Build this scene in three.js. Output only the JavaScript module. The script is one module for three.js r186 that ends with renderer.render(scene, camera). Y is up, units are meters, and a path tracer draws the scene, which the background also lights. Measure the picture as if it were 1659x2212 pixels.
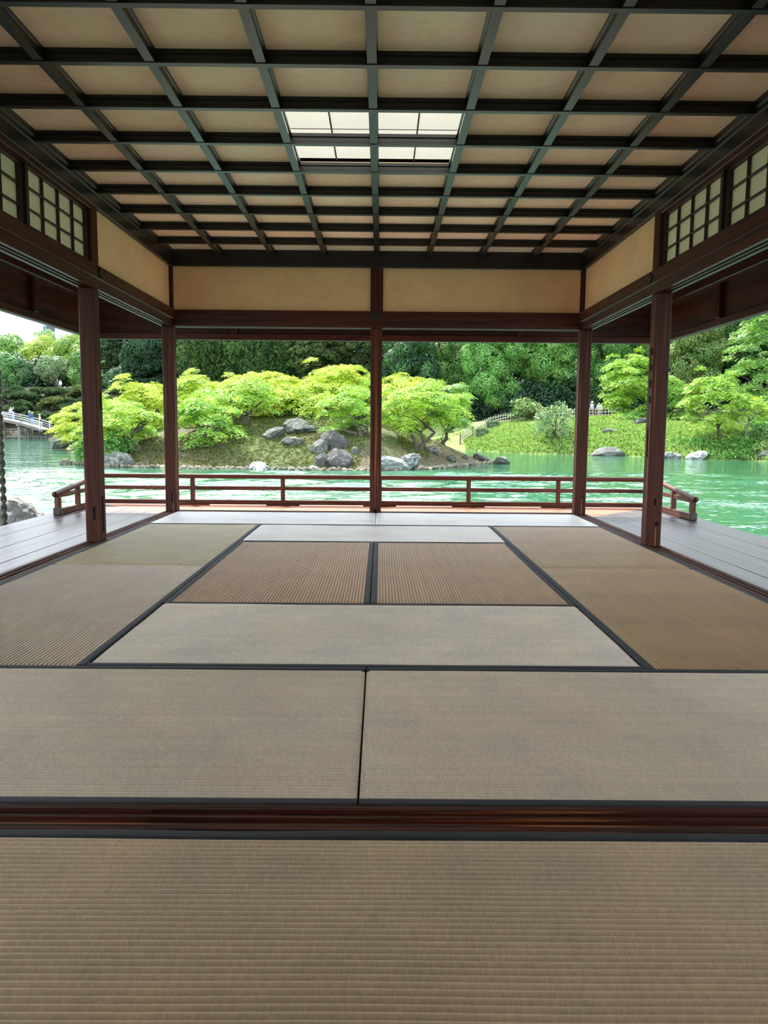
import * as THREE from 'three';
import { mergeGeometries, mergeVertices } from 'three/addons/utils/BufferGeometryUtils.js';
import { MarchingCubes } from 'three/addons/objects/MarchingCubes.js';
import { RectAreaLightUniformsLib } from 'three/addons/lights/RectAreaLightUniformsLib.js';

// ------------------------------------------------------------------ camera, sky, sun, exposure
const scene = new THREE.Scene();
const camera = new THREE.PerspectiveCamera(67.76, 1659 / 2212, 0.05, 900);
camera.position.set(0.0443, 0.8074, 1.5643);
camera.rotation.set(-0.10934, -0.004715, 0.008438, 'YXZ');
const renderer = new THREE.WebGLRenderer({ antialias: true });
renderer.toneMapping = THREE.LinearToneMapping;
renderer.toneMappingExposure = 2.75;
renderer.shadowMap.enabled = true;
{
  const W = 64, H = 32, data = new Float32Array(W * H * 4);   // a bright hazy early-summer sky, white at the horizon, pale blue overhead
  for (let y = 0; y < H; y++) {
    const up = Math.max(0, Math.sin(((y + 0.5) / H - 0.5) * Math.PI)), k = Math.pow(up, 0.6);
    for (let x = 0; x < W; x++) data.set([0.93 - 0.22 * k, 0.97 - 0.13 * k, 1.0, 1], (y * W + x) * 4);
  }
  const sky = new THREE.DataTexture(data, W, H, THREE.RGBAFormat, THREE.FloatType);
  sky.mapping = THREE.EquirectangularReflectionMapping; sky.magFilter = THREE.LinearFilter; sky.needsUpdate = true;
  scene.background = sky; scene.environment = sky;
  scene.backgroundIntensity = 1.45; scene.environmentIntensity = 1.45;
}
const SUN_DIR = new THREE.Vector3(-0.55, 1.45, -0.87).normalize();
const sun = new THREE.DirectionalLight(new THREE.Color(1, 0.95, 0.84), 5.4);
sun.name = 'sun'; sun.position.copy(SUN_DIR).multiplyScalar(120); sun.castShadow = true;
Object.assign(sun.shadow.camera, { left: -120, right: 120, top: 120, bottom: -120, near: 1, far: 400 });
sun.shadow.mapSize.set(4096, 4096); sun.shadow.radius = 1;
scene.add(sun, sun.target);
RectAreaLightUniformsLib.init();

// ------------------------------------------------------------------ small helpers
let seed = 12345;
const rnd = () => { seed = (seed + 0x6d2b79f5) | 0; let t = Math.imul(seed ^ (seed >>> 15), 1 | seed); t = (t + Math.imul(t ^ (t >>> 7), 61 | t)) ^ t; return ((t ^ (t >>> 14)) >>> 0) / 4294967296; };
const rr = (a, b) => a + (b - a) * rnd();
const clamp = (x, a = 0, b = 1) => Math.min(b, Math.max(a, x));
const smooth = (a, b, x) => { const t = clamp((x - a) / (b - a)); return t * t * (3 - 2 * t); };
const V = (x, y, z) => new THREE.Vector3(x, y, z);
const hash = (x, y, s) => { let h = Math.imul(x, 374761393) ^ Math.imul(y, 668265263) ^ Math.imul(s + 17, 974634777); h = Math.imul(h ^ (h >>> 13), 1274126177); return ((h ^ (h >>> 16)) >>> 0) / 4294967296; };
function vn(x, y, P, Q, s) {                                    // periodic value noise
  const xi = Math.floor(x), yi = Math.floor(y), fx = x - xi, fy = y - yi, u = fx * fx * (3 - 2 * fx), v = fy * fy * (3 - 2 * fy);
  const x0 = ((xi % P) + P) % P, x1 = (x0 + 1) % P, y0 = ((yi % Q) + Q) % Q, y1 = (y0 + 1) % Q;
  return (hash(x0, y0, s) * (1 - u) + hash(x1, y0, s) * u) * (1 - v) + (hash(x0, y1, s) * (1 - u) + hash(x1, y1, s) * u) * v;
}
function fbm(x, y, P, Q, s, n = 4) { let a = 0, w = 0.5, t = 0; for (let i = 0; i < n; i++) { a += w * vn(x, y, P, Q, s + i); t += w; x *= 2; y *= 2; P *= 2; Q *= 2; w *= 0.5; } return a / t; }
function n3(x, y, z, s) {                                        // value noise in space
  const xi = Math.floor(x), yi = Math.floor(y), zi = Math.floor(z), f = (t) => t * t * (3 - 2 * t), u = f(x - xi), v = f(y - yi), w = f(z - zi), h = (a, b, c) => hash(a + c * 57, b - c * 113, s + c);
  const l = (a, b, t) => a + (b - a) * t;
  return l(l(l(h(xi, yi, zi), h(xi + 1, yi, zi), u), l(h(xi, yi + 1, zi), h(xi + 1, yi + 1, zi), u), v), l(l(h(xi, yi, zi + 1), h(xi + 1, yi, zi + 1), u), l(h(xi, yi + 1, zi + 1), h(xi + 1, yi + 1, zi + 1), u), v), w);
}
const mix = (a, b, t) => a.map((v, i) => v + (b[i] - v) * t);
function tex(w, h, fn, srgb, su = 1, sv = 1) {                   // fn(u, v) -> [r, g, b] in 0..255; su x sv metres per tile
  const d = new Uint8Array(w * h * 4);
  for (let y = 0; y < h; y++) for (let x = 0; x < w; x++) { const c = fn(x / w, y / h), o = (y * w + x) * 4; d[o] = clamp(c[0], 0, 255); d[o + 1] = clamp(c[1], 0, 255); d[o + 2] = clamp(c[2], 0, 255); d[o + 3] = 255; }
  const t = new THREE.DataTexture(d, w, h, THREE.RGBAFormat); t.wrapS = t.wrapT = THREE.RepeatWrapping; t.magFilter = THREE.LinearFilter; t.minFilter = THREE.LinearMipmapLinearFilter; t.generateMipmaps = true;
  if (srgb) t.colorSpace = THREE.SRGBColorSpace; t.repeat.set(1 / su, 1 / sv); t.needsUpdate = true; return t;
}
function mat(o) { return o.transmission !== undefined || o.sheen || o.clearcoat || o.specularIntensity !== undefined ? new THREE.MeshPhysicalMaterial(o) : new THREE.MeshStandardMaterial(o); }
const C = (r, g, b) => new THREE.Color().setRGB(r, g, b);

const used = {};
function numbered(name) { const n = used[name] = (used[name] ?? -1) + 1; return n ? name + '_' + String(n).padStart(3, '0') : name; }
function prep(o) { o.castShadow = o.receiveShadow = true; return o; }
function tag(o, label, category, group) { o.userData.label = label; o.userData.category = category; if (group) o.userData.group = group; return o; }
function thing(name, label, category, at = [0, 0, 0], group) { const o = new THREE.Group(); o.name = numbered(name); o.position.set(...at); tag(o, label, category, group); scene.add(o); return o; }
function struct(name) { const o = new THREE.Group(); o.name = name; o.userData.kind = 'structure'; scene.add(o); return o; }
function part(name, geo, m, parent, at, rotY) { const o = prep(new THREE.Mesh(Array.isArray(geo) ? mergeGeometries(geo) : geo, m)); o.name = name; if (at) o.position.set(...at); if (rotY) o.rotation.y = rotY; parent.add(o); return o; }

// box with chamfered edges, uv in metres, grain along `axis`
function cbox(w, h, d, axis = 'x', b = 0.004, off = null) {
  const X = w / 2, Y = h / 2, Z = d / 2, q = (sx, sy, sz, k) => [sx * (k === 0 ? X : X - b), sy * (k === 1 ? Y : Y - b), sz * (k === 2 ? Z : Z - b)], p = [], S = [-1, 1];
  const tri = (a, c, e) => p.push(a, c, e), quad = (a, c, e, f) => { tri(a, c, e); tri(a, e, f); };
  const orient = (list, n) => { const [a, c, e] = list, u = c.map((v, i) => v - a[i]), v = e.map((t, i) => t - a[i]); const cr = [u[1] * v[2] - u[2] * v[1], u[2] * v[0] - u[0] * v[2], u[0] * v[1] - u[1] * v[0]]; if (cr[0] * n[0] + cr[1] * n[1] + cr[2] * n[2] < 0) list.reverse(); list.length === 4 ? quad(...list) : tri(...list); };
  for (const s of S) {
    orient([q(s, -1, -1, 0), q(s, 1, -1, 0), q(s, 1, 1, 0), q(s, -1, 1, 0)], [s, 0, 0]);
    orient([q(-1, s, -1, 1), q(1, s, -1, 1), q(1, s, 1, 1), q(-1, s, 1, 1)], [0, s, 0]);
    orient([q(-1, -1, s, 2), q(1, -1, s, 2), q(1, 1, s, 2), q(-1, 1, s, 2)], [0, 0, s]);
  }
  if (b > 0) for (const s of S) for (const t of S) {
    orient([q(s, t, -1, 0), q(s, t, 1, 0), q(s, t, 1, 1), q(s, t, -1, 1)], [s, t, 0]);
    orient([q(s, -1, t, 0), q(s, 1, t, 0), q(s, 1, t, 2), q(s, -1, t, 2)], [s, 0, t]);
    orient([q(-1, s, t, 1), q(1, s, t, 1), q(1, s, t, 2), q(-1, s, t, 2)], [0, s, t]);
    for (const r of S) orient([q(s, t, r, 0), q(s, t, r, 1), q(s, t, r, 2)], [s, t, r]);
  }
  const g = new THREE.BufferGeometry(); g.setAttribute('position', new THREE.Float32BufferAttribute(p.flat(), 3)); g.computeVertexNormals();
  return uvm(g, axis, off);
}
function uvm(g, axis, off) {                                     // metre uv by the face's main direction
  const P = g.attributes.position, N = g.attributes.normal, uv = new Float32Array(P.count * 2), ai = 'xyz'.indexOf(axis), o = off ?? [rnd() * 3, rnd() * 3];
  for (let i = 0; i < P.count; i++) {
    const n = [Math.abs(N.getX(i)), Math.abs(N.getY(i)), Math.abs(N.getZ(i))], p = [P.getX(i), P.getY(i), P.getZ(i)];
    let k = n.indexOf(Math.max(...n)), l = ai;
    if (k === ai) l = (ai + 2) % 3;
    const m = 3 - k - l; uv[i * 2] = p[m] + o[0] + k * 0.37; uv[i * 2 + 1] = p[l] + o[1];
  }
  g.setAttribute('uv', new THREE.BufferAttribute(uv, 2)); return g;
}
function at(g, x, y, z, ry = 0, rx = 0, rz = 0) { const m = new THREE.Matrix4().compose(V(x, y, z), new THREE.Quaternion().setFromEuler(new THREE.Euler(rx, ry, rz, 'YXZ')), V(1, 1, 1)); return g.applyMatrix4(m); }
// profile (list of [a, b]) swept straight along an axis from s0 to s1, closed; flat shaded
function sweep(profile, s0, s1, axis, slope0 = 0, slope1 = 0) {  // slopes mitre the ends: end position moves with a
  const n = profile.length, pos = [], P = (pt, s, sl) => { const l = s + sl * pt[0]; return axis === 'x' ? [l, pt[1], pt[0]] : [pt[0], pt[1], l]; };
  for (let i = 0; i < n; i++) { const a = profile[i], b = profile[(i + 1) % n], A = P(a, s0, slope0), B = P(b, s0, slope0), D = P(b, s1, slope1), E = P(a, s1, slope1); pos.push(A, B, D, A, D, E); }
  const shape = THREE.ShapeUtils.triangulateShape(profile.map((p) => new THREE.Vector2(...p)), []);
  for (const [s, sl, fl] of [[s0, slope0, 0], [s1, slope1, 1]]) for (const t of shape) { const q = t.map((i) => P(profile[i], s, sl)); if (fl) q.reverse(); pos.push(...q); }
  const g = new THREE.BufferGeometry(); g.setAttribute('position', new THREE.Float32BufferAttribute(pos.flat(), 3)); g.computeVertexNormals();
  return uvm(g, axis);
}
function tube(pts, radii, sides = 6) {                           // tapered tube through points
  const pos = [], idx = [], n = pts.length; let u = V(1, 0, 0);
  for (let i = 0; i < n; i++) {
    const t = pts[Math.min(i + 1, n - 1)].clone().sub(pts[Math.max(i - 1, 0)]).normalize();
    if (Math.abs(t.dot(u)) > 0.95) u = V(0, 0, 1);
    const a = u.clone().sub(t.clone().multiplyScalar(t.dot(u))).normalize(), b = t.clone().cross(a); u = a;
    for (let k = 0; k < sides; k++) { const f = (k / sides) * Math.PI * 2, r = radii[i]; pos.push(pts[i].x + (a.x * Math.cos(f) + b.x * Math.sin(f)) * r, pts[i].y + (a.y * Math.cos(f) + b.y * Math.sin(f)) * r, pts[i].z + (a.z * Math.cos(f) + b.z * Math.sin(f)) * r); }
  }
  for (let i = 0; i < n - 1; i++) for (let k = 0; k < sides; k++) { const a = i * sides + k, b = i * sides + (k + 1) % sides; idx.push(a, b, b + sides, a, b + sides, a + sides); }
  for (let k = 1; k < sides - 1; k++) { idx.push(0, k + 1, k); const e = (n - 1) * sides; idx.push(e, e + k, e + k + 1); }
  const g = new THREE.BufferGeometry(); g.setAttribute('position', new THREE.Float32BufferAttribute(pos, 3)); g.setIndex(idx); g.computeVertexNormals();
  const uv = new Float32Array(n * sides * 2); for (let i = 0; i < n; i++) for (let k = 0; k < sides; k++) { uv[(i * sides + k) * 2] = k / sides * 0.5; uv[(i * sides + k) * 2 + 1] = pts[i].y; }
  g.setAttribute('uv', new THREE.BufferAttribute(uv, 2)); return g;
}

// ------------------------------------------------------------------ materials
function woodPair(dark, mid, light, s, o = {}) {                  // colour + relief of a plank's grain, tile su across, sv along
  const { su = 0.5, sv = 2, rings = 9, wear = 0.5, rough = 0.5, bump = 0.0012, streak = 0.5, low = 0, spec = 0.5, w = 512, h = 512 } = o;
  const f = (u, v) => {
    const warp = fbm(u * 3, v * 2, 3, 2, s, 3), r = u * rings + warp * 3.2, fr = r - Math.floor(r);
    const ring = Math.pow(fr, 2.2), fib = fbm(u * 90, v * 4, 90, 4, s + 9, 3), big = fbm(u * 4, v * 3, 4, 3, s + 20, 3);
    const st = smooth(0.62, 0.8, fbm(u * 26, v * 3, 26, 3, s + 31, 2)) * streak * (low ? 0.25 + 0.75 * smooth(0.75, 0.15, v) : 1);
    return [ring, fib, big, st];
  };
  const col = tex(w, h, (u, v) => { const [ring, fib, big, st] = f(u, v); let c = mix(mid, dark, clamp(ring * 0.55 + (fib - 0.4) * 0.7 + (big - 0.5) * 0.9)); c = mix(c, light, clamp(st + wear * (big - 0.45) * fib)); return c; }, true, su, sv);
  const bmp = tex(w, h, (u, v) => { const [ring, fib, big, st] = f(u, v); const k = (0.55 - ring * 0.3 + (fib - 0.5) * 0.5 + st * 0.2) * 255; return [k, k, k]; }, false, su, sv);
  const rgh = null;
  return mat({ map: col, bumpMap: bmp, bumpScale: bump, roughness: rough, specularIntensity: spec });
}
const M = {};
M.post = woodPair([28, 10, 4], [72, 31, 14], [172, 102, 50], 3, { su: 0.45, sv: 2.4, low: 1, wear: 0.3, streak: 0.85, rough: 0.6, bump: 0.002, w: 512, h: 1024 });
M.beam = woodPair([34, 14, 8], [76, 36, 22], [110, 66, 44], 41, { su: 0.5, sv: 2.2, wear: 0.3, streak: 0.25, rough: 0.42, bump: 0.0008 });
M.board = woodPair([32, 13, 8], [80, 36, 22], [104, 60, 42], 57, { su: 0.6, sv: 2.6, rings: 5, wear: 0.5, streak: 0.1, rough: 0.5, bump: 0.0008 });
M.sill = woodPair([30, 11, 5], [84, 38, 18], [176, 110, 64], 71, { su: 0.3, sv: 1.6, wear: 0.6, streak: 0.8, rough: 0.65, spec: 0.35, bump: 0.004, w: 512, h: 512 });
M.deckGrey = woodPair([62, 50, 47], [100, 86, 82], [140, 126, 120], 83, { su: 0.6, sv: 3, rings: 6, wear: 0.7, streak: 0.6, rough: 0.32, bump: 0.001, spec: 0.8 });
M.deckGreyDim = woodPair([44, 36, 36], [76, 67, 68], [118, 106, 104], 89, { su: 0.6, sv: 3, rings: 6, wear: 0.7, streak: 0.5, rough: 0.34, bump: 0.001, spec: 0.7 });  // darker copy of the grey deck: weaker sky reflection on the right painted in
M.deckRed = woodPair([112, 64, 46], [176, 114, 86], [210, 160, 132], 97, { su: 0.5, sv: 2, rings: 7, wear: 0.5, streak: 0.4, rough: 0.42, bump: 0.001 });
M.rail = woodPair([44, 22, 15], [92, 52, 36], [150, 108, 84], 111, { su: 0.4, sv: 1.6, wear: 0.5, streak: 0.4, rough: 0.5, bump: 0.0008 });
M.lacquer = mat({ color: C(0.010, 0.012, 0.012), roughness: 0.33 });
M.lacquer2 = mat({ color: C(0.014, 0.010, 0.008), roughness: 0.4 });
M.muntin = mat({ color: C(0.035, 0.016, 0.010), roughness: 0.45 });
const plasterTex = (base, s, amp) => tex(512, 512, (u, v) => { const k = (fbm(u * 5, v * 5, 5, 5, s, 4) - 0.5) * amp + (fbm(u * 90, v * 40, 90, 40, s + 5, 2) - 0.5) * amp * 0.45; return base.map((c) => c + k); }, true, 1.2, 1.2);
M.plaster = mat({ map: plasterTex([244, 200, 150], 5, 22), roughness: 0.75 });
M.panel = [0, 1, 2, 3].map((i) => mat({ map: plasterTex([[250, 222, 190], [248, 217, 184], [252, 225, 194], [245, 213, 178]][i], 11 + i, 30), roughness: 0.6 }));
M.paper = mat({ color: C(0.98, 0.86, 0.58), roughness: 0.9, transmission: 0.1, thickness: 0 });
M.glow = mat({ color: C(0.75, 0.73, 0.62), roughness: 0.9, emissive: C(1.0, 0.98, 0.84), emissiveIntensity: 0.27 });
M.patch = mat({ color: C(0.78, 0.74, 0.62), roughness: 0.8 });
M.bronze = mat({ color: C(0.03, 0.028, 0.022), roughness: 0.45, metalness: 0.6 });

// tatami: colour strands that run across the ribs (u along the rib, v across it), metres
function rushMat(base, s, gloss = 0.55) {
  const f = (u, v) => { const st = vn(u * 256, v * 66, 256, 66, s), st2 = vn(u * 120, v * 32, 120, 32, s + 1), big = fbm(u * 3, v * 3, 3, 3, s + 2, 3); return [st, st2, big]; };
  const map = tex(512, 512, (u, v) => { const [a, b, c] = f(u, v), k = 1 + (a - 0.5) * 0.06 + (b - 0.5) * 0.06 + (c - 0.5) * 0.1; return [base[0] * k, base[1] * k, base[2] * k * (1 - (c - 0.5) * 0.06)]; }, true, 0.5, 0.5);
  const bump = rushMat.bump ??= tex(1024, 256, (u, v) => { const [a, b] = f(u, v); const k = (a * 0.65 + b * 0.35) * 255; return [k, k, k]; }, false, 0.5, 0.5);
  return mat({ map, bumpMap: bump, bumpScale: 0.0006, roughness: gloss, vertexColors: true });
}
const RUSH = {
  near: rushMat([216, 194, 164], 201, 0.5), front: rushMat([234, 218, 196], 203, 0.42), middle: rushMat([238, 228, 212], 205, 0.38),
  leftside: rushMat([196, 174, 144], 215, 0.45), brown: rushMat([186, 150, 108], 207, 0.55), olive: rushMat([180, 164, 112], 209, 0.5), tan: rushMat([184, 152, 108], 211, 0.55), white: rushMat([252, 251, 247], 213, 0.3),  // white: grazing sky sheen painted into the colour of the three far mats
};
M.border = mat({ color: C(0.018, 0.022, 0.028), roughness: 0.7, bumpMap: tex(128, 128, (u, v) => { const k = ((Math.sin(u * 128 * Math.PI / 2) + Math.sin(v * 128 * Math.PI / 2)) * 0.25 + 0.5) * 255; return [k, k, k]; }, false, 0.03, 0.03), bumpScale: 0.0004 });

// ------------------------------------------------------------------ the pavilion: floor, sills, mats
const HALF = 1.91, FAR = -5.73, DECK = -0.05, WATER = -1.1;
const floor = struct('floor');
part('subfloor', cbox(3.9, 0.1, 5.95, 'z', 0, [0, 0]), M.board, floor, [0, -0.115, -2.87]);
for (let i = 0; i < 6; i++) for (const s of [-1, 1]) part('plank', cbox(0.19, 0.03, 3.4, 'z', 0.002), M.board, floor, [s * (1.06 + i * 0.192), -0.02, 1.82]);
part('plank', cbox(3.9, 0.03, 2.4, 'x', 0.002), M.board, floor, [0, -0.02, 2.28]);

// grooved wooden sills: profile across [a, y]
const sillProfile = (a0, a1, dir = 1) => {
  const w = a1 - a0, P = [[0, -0.09], [0, 0], [0.2, 0], [0.23, -0.007], [0.41, -0.007], [0.44, 0], [0.53, 0], [0.56, -0.007], [0.73, -0.007], [0.76, 0], [1, 0], [1, -0.09]];
  return P.map(([t, y]) => [a0 + t * w, y]);
};
const sills = [['trim_1', sweep(sillProfile(0.002, 0.104), -2.05, 2.05, 'x')], ['trim_2', sweep(sillProfile(-5.735, -5.85), -2.03, 2.03, 'x')],
  ['trim_3', sweep(sillProfile(-1.913, -2.03), -5.735, 3.4, 'z')], ['trim_4', sweep(sillProfile(1.913, 2.03), -5.735, 3.4, 'z')]];
for (const [n, g] of sills) { const o = struct(n); part('grooved_sill', g, M.sill, o); }

function rushGeo(L, W, s) {                                       // woven cover: ribs along x, top at y = 0, skirts down to -0.05
  const ribs = Math.round((W - 0.056) / 0.015), q = 6, nz = ribs * q + 1, xs = [], prof = [0, 0.5, 0.86, 1, 0.86, 0.5], off = [0, 0.09, 0.27, 0.5, 0.73, 0.91];
  for (let i = 0; i <= 30; i++) xs.push(i === 0 ? -L / 2 : i === 30 ? L / 2 : i === 1 ? -L / 2 + 0.004 : i === 29 ? L / 2 - 0.004 : i === 2 ? -L / 2 + 0.015 : i === 28 ? L / 2 - 0.015 : -L / 2 + 0.015 + (L - 0.03) * (i - 2) / 26);
  const pos = [], uv = [], col = [], idx = [], w = W - 0.056;
  for (let j = 0; j < nz; j++) for (let i = 0; i <= 30; i++) {
    const x = xs[i], rib = Math.floor(j / q), zz = -w / 2 + ((rib + off[j % q]) / ribs) * w, edge = Math.min(x + L / 2, L / 2 - x);
    const wav = (fbm((x + 5) * 1.6, (zz + 5) * 2.2, 64, 64, s, 3) - 0.5), rim = smooth(0, 0.12, w / 2 - Math.abs(zz));
    const y = -0.0072 + 0.0072 * prof[j % q] * (0.92 + 0.12 * hash(rib, 3, s)) - 0.006 * (1 - smooth(0, 0.014, edge)) + 0.0035 * wav;
    pos.push(x, y, zz + wav * 0.012 * rim); uv.push(x + s * 0.13, zz);
    const t = 1 + (hash(rib, 7, s) - 0.5) * 0.07 + wav * 0.22, r2 = fbm((x + 9) * 3, (zz + 9) * 3, 64, 64, s + 40, 3) - 0.5; col.push(t * (1 + r2 * 0.03), t, t * (1 - r2 * 0.08));
  }
  for (let j = 0; j < nz - 1; j++) for (let i = 0; i < 30; i++) { const a = j * 31 + i; idx.push(a, a + 31, a + 1, a + 1, a + 31, a + 32); }
  const skirt = (list) => { const b = pos.length / 3; for (const k of list) { for (const dy of [0, 1]) { pos.push(pos[k * 3], dy ? -0.05 : pos[k * 3 + 1], pos[k * 3 + 2]); uv.push(uv[k * 2], uv[k * 2 + 1] + dy * 0.05); col.push(col[k * 3], col[k * 3 + 1], col[k * 3 + 2]); } } for (let i = 0; i < list.length - 1; i++) { const a = b + i * 2; idx.push(a, a + 1, a + 2, a + 2, a + 1, a + 3); } };
  const r = (n) => [...Array(n).keys()]; skirt(r(nz).map((j) => j * 31)); skirt(r(nz).map((j) => j * 31 + 30).reverse()); skirt(r(31)); skirt(r(31).map((i) => (nz - 1) * 31 + i));
  const g = new THREE.BufferGeometry(); g.setAttribute('position', new THREE.Float32BufferAttribute(pos, 3)); g.setAttribute('uv', new THREE.Float32BufferAttribute(uv, 2)); g.setAttribute('color', new THREE.Float32BufferAttribute(col, 3)); g.setIndex(idx); g.computeVertexNormals(); return g;
}
function borderGeo(L, s) {                                        // padded cloth edging 32 mm wide, along x
  const pos = [], uv = [], idx = [], n = 24, prof = [[-0.016, -0.05], [-0.016, -0.006], [-0.0145, -0.0015], [-0.008, 0.0008], [0.006, 0.0012], [0.0135, 0.0006], [0.0158, -0.003], [0.0158, -0.05]];
  for (let i = 0; i <= n; i++) for (const [k, [a, y]] of prof.entries()) { const x = -L / 2 + L * i / n, w = (fbm((x + 4) * 4, s, 64, 64, s, 2) - 0.5) * (k > 1 && k < 6 ? 1 : 0); pos.push(x, y + w * 0.0025, a + w * 0.004); uv.push(x, a + y); }
  const m = prof.length; for (let i = 0; i < n; i++) for (let k = 0; k < m - 1; k++) { const a = i * m + k; idx.push(a, a + m, a + 1, a + 1, a + m, a + m + 1); }
  const g = new THREE.BufferGeometry(); g.setAttribute('position', new THREE.Float32BufferAttribute(pos, 3)); g.setAttribute('uv', new THREE.Float32BufferAttribute(uv, 2)); g.setIndex(idx); g.computeVertexNormals(); return g;
}
const LEN = 1.905, WID = 0.952, rushG = [1, 2, 3].map((s) => rushGeo(LEN, WID, s)), borderG = [borderGeo(LEN, 5), borderGeo(LEN, 8)];
let matNo = 0;
function tatami(x, z, along, m, label, borders = [1, 1], dy = 0) {
  const t = thing('tatami_mat', label, 'tatami mat', [x, dy, z]);
  if (along === 'z') t.rotation.y = Math.PI / 2;
  part('rush_cover', rushG[matNo++ % 3], m, t);
  part('border', borderG[matNo % 2], M.border, t, [0, 0, WID / 2 - 0.016]);
  part('border', borderG[(matNo + 1) % 2], M.border, t, [0, 0, -WID / 2 + 0.016], Math.PI);
  return t;
}
tatami(0, 0.106 + 0.476, 'x', RUSH.near, 'nearest tatami mat, coarse brown ribs, on this side of the grooved sill');
tatami(-0.955, -0.4775, 'x', RUSH.front, 'wide grey-beige tatami mat just beyond the grooved sill, left of its short seam');
tatami(0.955, -0.4775, 'x', RUSH.front, 'wide grey-beige tatami mat just beyond the grooved sill, right of its short seam');
tatami(0, -1.4325, 'x', RUSH.middle, 'pale grey crosswise tatami mat in the middle, in front of the two brown lengthwise mats');
tatami(-0.4775, -2.865, 'z', RUSH.brown, 'brown lengthwise tatami mat in the middle, left of the double black border');
tatami(0.4775, -2.865, 'z', RUSH.brown, 'brown lengthwise tatami mat in the middle, right of the double black border');
tatami(0, -4.2975, 'x', RUSH.white, 'mat with painted white sky sheen in the middle, second row from the railing, between the two side mats');
tatami(-1.4325, -1.91, 'z', RUSH.leftside, 'grey-brown lengthwise tatami mat by the left sill, nearer of the two there');
tatami(-1.4325, -3.82, 'z', RUSH.olive, 'olive lengthwise tatami mat by the left sill beside the left side post');
tatami(1.4325, -1.91, 'z', RUSH.tan, 'tan lengthwise tatami mat by the right sill, nearer of the two there');
tatami(1.4325, -3.82, 'z', RUSH.tan, 'tan lengthwise tatami mat by the right sill beside the right side post');
tatami(-0.955, -5.2525, 'x', RUSH.white, 'mat with painted white sky sheen in the far row by the railing, left of the centre post');
tatami(0.955, -5.2525, 'x', RUSH.white, 'mat with painted white sky sheen in the far row by the railing, right of the centre post');

// ------------------------------------------------------------------ veranda deck, mitred at the two far corners
const deck = struct('floor_veranda');
for (let i = 0; i < 8; i++) {
  const a0 = 2.032 + i * 0.1465, a1 = a0 + 0.1435, P = (s, o) => [[s * a0 + o, DECK - 0.03], [s * a0 + o, DECK - 0.003], [s * (a0 + 0.003) + o, DECK - (i % 2) * 0.0015], [s * (a1 - 0.003) + o, DECK - (i % 2) * 0.0015], [s * a1 + o, DECK - 0.003], [s * a1 + o, DECK - 0.03]];
  part('plank', sweep(P(1, 0), -3.82, 3.6, 'z', -1, 0), M.deckGreyDim, deck); part('plank', sweep(P(-1, 0), -3.82, 3.6, 'z', 1, 0), M.deckGrey, deck);
  part('plank', sweep(P(-1, -3.82), 3.82, -3.82, 'x', 1, -1), M.deckRed, deck);
}
for (const s of [-1, 1]) part('edge_beam', cbox(0.06, 0.16, 10.6, 'z', 0.004), M.board, deck, [s * 3.17, DECK - 0.12, -1.7]);
part('edge_beam', cbox(6.4, 0.16, 0.06, 'x', 0.004), M.board, deck, [0, DECK - 0.12, -6.99]);
for (const x of [-2.9, -1, 1, 2.9]) part('stilt', cbox(0.12, 1.6, 0.12, 'y', 0.006), M.board, deck, [x, DECK - 0.85, -6.8]);
for (const s of [-1, 1]) for (const z of [-4.6, -2.4, -0.2, 2]) part('stilt', cbox(0.12, 1.6, 0.12, 'y', 0.006), M.board, deck, [s * 3.0, DECK - 0.85, z]);

// ------------------------------------------------------------------ low railing round the far end of the veranda
{
  const r = thing('veranda_railing', 'low brown wooden railing round the far end of the veranda, above the water', 'railing', [0, 0, -6.8]);
  const X = 3.05, Z = 1.07, rod = (a, b, rad) => tube([a, a.clone().lerp(b, 0.33), a.clone().lerp(b, 0.66), b], [rad, rad, rad, rad], 14);
  const smoothRod = (a, b, rad) => rod(a, b, rad);
  part('top_rail', smoothRod(V(-X - 0.02, 0.27, 0), V(X + 0.02, 0.27, 0), 0.026), M.rail, r);
  part('middle_rail', cbox(2 * X, 0.042, 0.03, 'x', 0.004), M.rail, r, [0, 0.141, 0]);
  part('bottom_rail', cbox(2 * X, 0.05, 0.045, 'x', 0.005), M.rail, r, [0, -0.013, 0]);
  for (const x of [-2.02, -1.03, 0.035, 1.012, 1.998]) {
    const p = part('baluster', cbox(0.045, 0.24, 0.04, 'y', 0.004), M.rail, r, [x, 0.13, 0]);
    part('foot', cbox(0.36, 0.014, 0.06, 'x', 0.003), M.rail, r, [x, -0.043, 0]);
  }
  for (const s of [-1, 1]) {
    part('top_rail', smoothRod(V(s * X, 0.272, -0.02), V(s * X, 0.156, Z + 0.07), 0.027), M.rail, r);
    part('middle_rail', cbox(0.03, 0.042, Z - 0.06, 'z', 0.004), M.rail, r, [s * X, 0.14, Z / 2 - 0.03]);
    part('bottom_rail', cbox(0.045, 0.06, Z, 'z', 0.005), M.rail, r, [s * X, -0.018, Z / 2]);
    part('baluster', cbox(0.05, 0.28, 0.05, 'y', 0.004), M.rail, r, [s * X, 0.12, 0]);
    part('baluster', cbox(0.045, 0.2, 0.045, 'y', 0.004), M.rail, r, [s * X, 0.1, 0.59]);
    part('baluster', cbox(0.05, 0.13, 0.05, 'y', 0.004), M.rail, r, [s * X, 0.075, Z]);
    part('foot', cbox(0.075, 0.075, 0.07, 'y', 0.008), M.muntin, r, [s * X, -0.012, Z + 0.005]);
  }
}

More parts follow.
